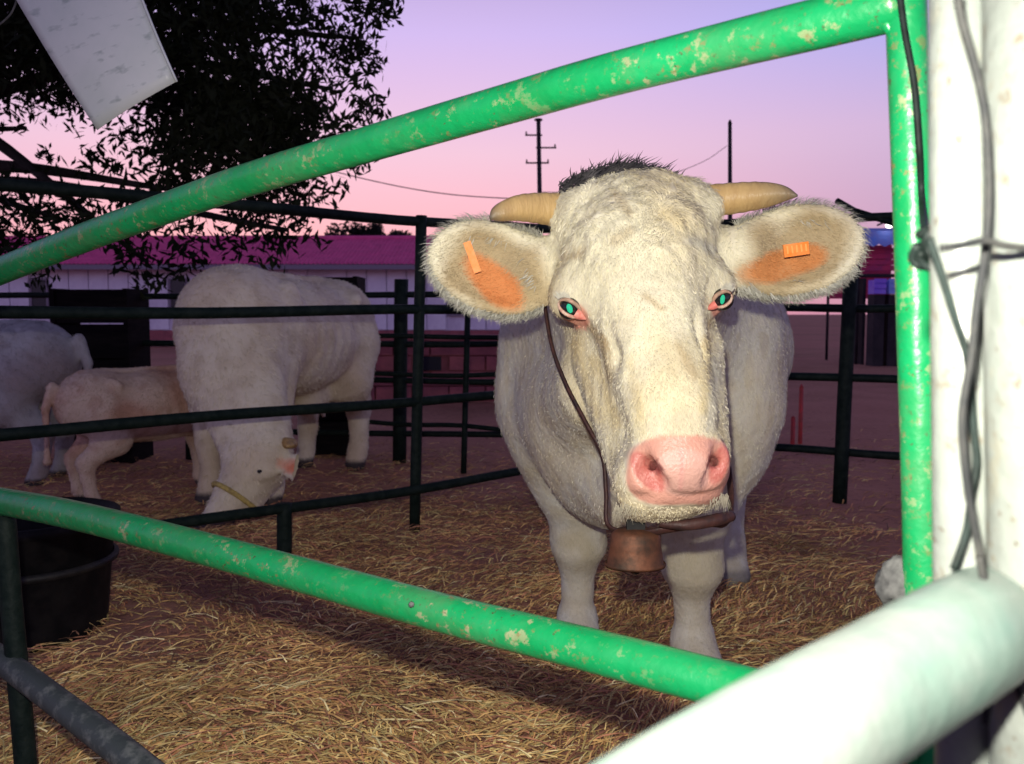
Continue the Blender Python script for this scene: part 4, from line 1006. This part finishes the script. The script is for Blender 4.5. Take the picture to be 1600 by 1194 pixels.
mesh_np('shaft', *tube([b, t], [.085, .06], 10), 'pole', e, True); mesh_np('cap', *tube([t, t + np.array([0, 0, .12])], [.07, .03], 10), 'pole', e, True)
def far_wire(pts, r, label):
    tag(mesh_np('power_line', *tube(spline([P(x, y, 29.5) for x, y in pts], 30), r, 5), 'pole', None, True), label, 'wire', 'power lines')
far_wire([(300, 195), (440, 245), (575, 281), (680, 301), (770, 309), (847, 311)], .018, 'sagging power line running left from the utility mast')
far_wire([(847, 300), (940, 300), (1040, 275), (1100, 252), (1136, 228)], .010, 'thin power line between the mast and the plain pole')

# distant trees behind the stable roof
def leafy(name, centers, n, size, m, parent, asp=0.38, droop=0.0):
    V = np.zeros((n * 4, 3)); cs = np.array([c for c, r in centers]); rs = np.array([r for c, r in centers])
    wi = rs ** 2; ci = rng.choice(len(cs), n, p=wi / wi.sum())
    g = rng.normal(0, 1, (n, 3)); g /= np.linalg.norm(g, axis=1)[:, None]; rad = rng.random(n) ** .45
    p = cs[ci] + g * (rs[ci] * rad)[:, None]
    d = rng.normal(0, 1, (n, 3)); d[:, 2] -= droop; d /= np.linalg.norm(d, axis=1)[:, None]
    s = np.cross(d, rng.normal(0, 1, (n, 3))); s /= np.linalg.norm(s, axis=1)[:, None]
    L = size * rng.uniform(.7, 1.3, n)[:, None]
    V[0::4] = p - d * L / 2; V[1::4] = p + s * L * asp / 2; V[2::4] = p + d * L / 2; V[3::4] = p - s * L * asp / 2
    Fq = np.arange(n * 4).reshape(-1, 4)
    return mesh_np(name, V, Fq, m, parent)
for px, py, w, l in ((548, 366, 1.0, 'dark bushy treetop left of the roof gap behind the stable'), (585, 369, .8, 'small dark treetop in the middle behind the stable roof'), (625, 371, .7, 'lowest dark treetop behind the stable near the corner post')):
    c = P(px, py + 6, 44); e = empty('distant_tree', (c[0], 44, 0), l, 'tree', 'trees behind the stable')
    mesh_np('trunk', *tube([(c[0], 44, 0), c], [.18, .1], 8), 'bark', e, True)
    leafy('crown', [(c + rng.normal(0, .35, 3) * (1.3, 1, .5), w * rng.uniform(.4, .7)) for _ in range(7)], 1500, .25, 'farleaf', e)

# the tree overhanging the left of the pens
def big_tree():
    base = np.array([-5.6, 6.8, 0.0])
    e = empty('leafy_tree', base, 'dark leafy tree overhanging the pens at upper left', 'tree')
    cl = []
    def add(px, py, Y, r): cl.append((P(px, py, Y), r))
    r_ = random.Random(3)
    # dense mass
    for _ in range(150):
        px = r_.uniform(-500, 400); py = r_.uniform(-260, 125) ; add(px, py, r_.uniform(4.6, 7.6), r_.uniform(.28, .5))
    for _ in range(45):
        px = r_.uniform(250, 470); py = r_.uniform(150, 320); add(px, py, r_.uniform(4.8, 6.4), r_.uniform(.16, .30))
    # loose right edge with light between the leaves
    for _ in range(85):
        py = r_.uniform(-120, 250); lim = 610 - max(0, py) * .16; px = r_.uniform(350, lim); add(px, py, r_.uniform(4.8, 6.6), r_.uniform(.08, .18))
    # hanging twigs below the green rail
    for px, py, r in ((205, 400, .14), (255, 425, .12), (230, 440, .10), (300, 400, .14), (350, 375, .14), (420, 370, .18), (470, 345, .12), (440, 395, .12), (390, 390, .12), (520, 305, .07), (535, 290, .05), (500, 375, .06), (60, 425, .12), (20, 330, .25), (60, 350, .24), (0, 380, .2), (110, 345, .2), (150, 330, .16), (-60, 350, .3), (190, 375, .13), (280, 360, .12), (240, 350, .08)): add(px, py, 5.0, r)
    for _ in range(14): add(r_.uniform(0, 330), r_.uniform(210, 300), 5.4, r_.uniform(.05, .10))
    for _ in range(16): q = P(r_.uniform(-250, 150), r_.uniform(-520, -400), r_.uniform(2.1, 3.6)); cl.append((q, r_.uniform(.12, .25)))
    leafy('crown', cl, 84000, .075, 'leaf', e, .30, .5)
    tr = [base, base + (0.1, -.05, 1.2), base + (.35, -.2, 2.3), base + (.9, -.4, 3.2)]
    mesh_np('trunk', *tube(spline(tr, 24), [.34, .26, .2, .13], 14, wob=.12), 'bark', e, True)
    for k, c in enumerate([P(150, 60, 5.6), P(360, 60, 5.6), P(420, 200, 5.4), P(300, 300, 5.2), P(560, 60, 5.6), P(40, 200, 5.6), P(230, 410, 5.0), P(450, 360, 5.0), P(520, 140, 5.5), P(90, 340, 5.0), P(60, -425, 2.1)]):
        s = base + (.2, -.12, 1.7) if k % 2 else base + (.55, -.28, 2.7)
        md = s * .5 + c * .5 + np.array([0, 0, .25]); mesh_np('limb', *tube(spline([s, md, c], 18), [.08, .045, .012], 8, wob=.1), 'bark', e, True)
big_tree()
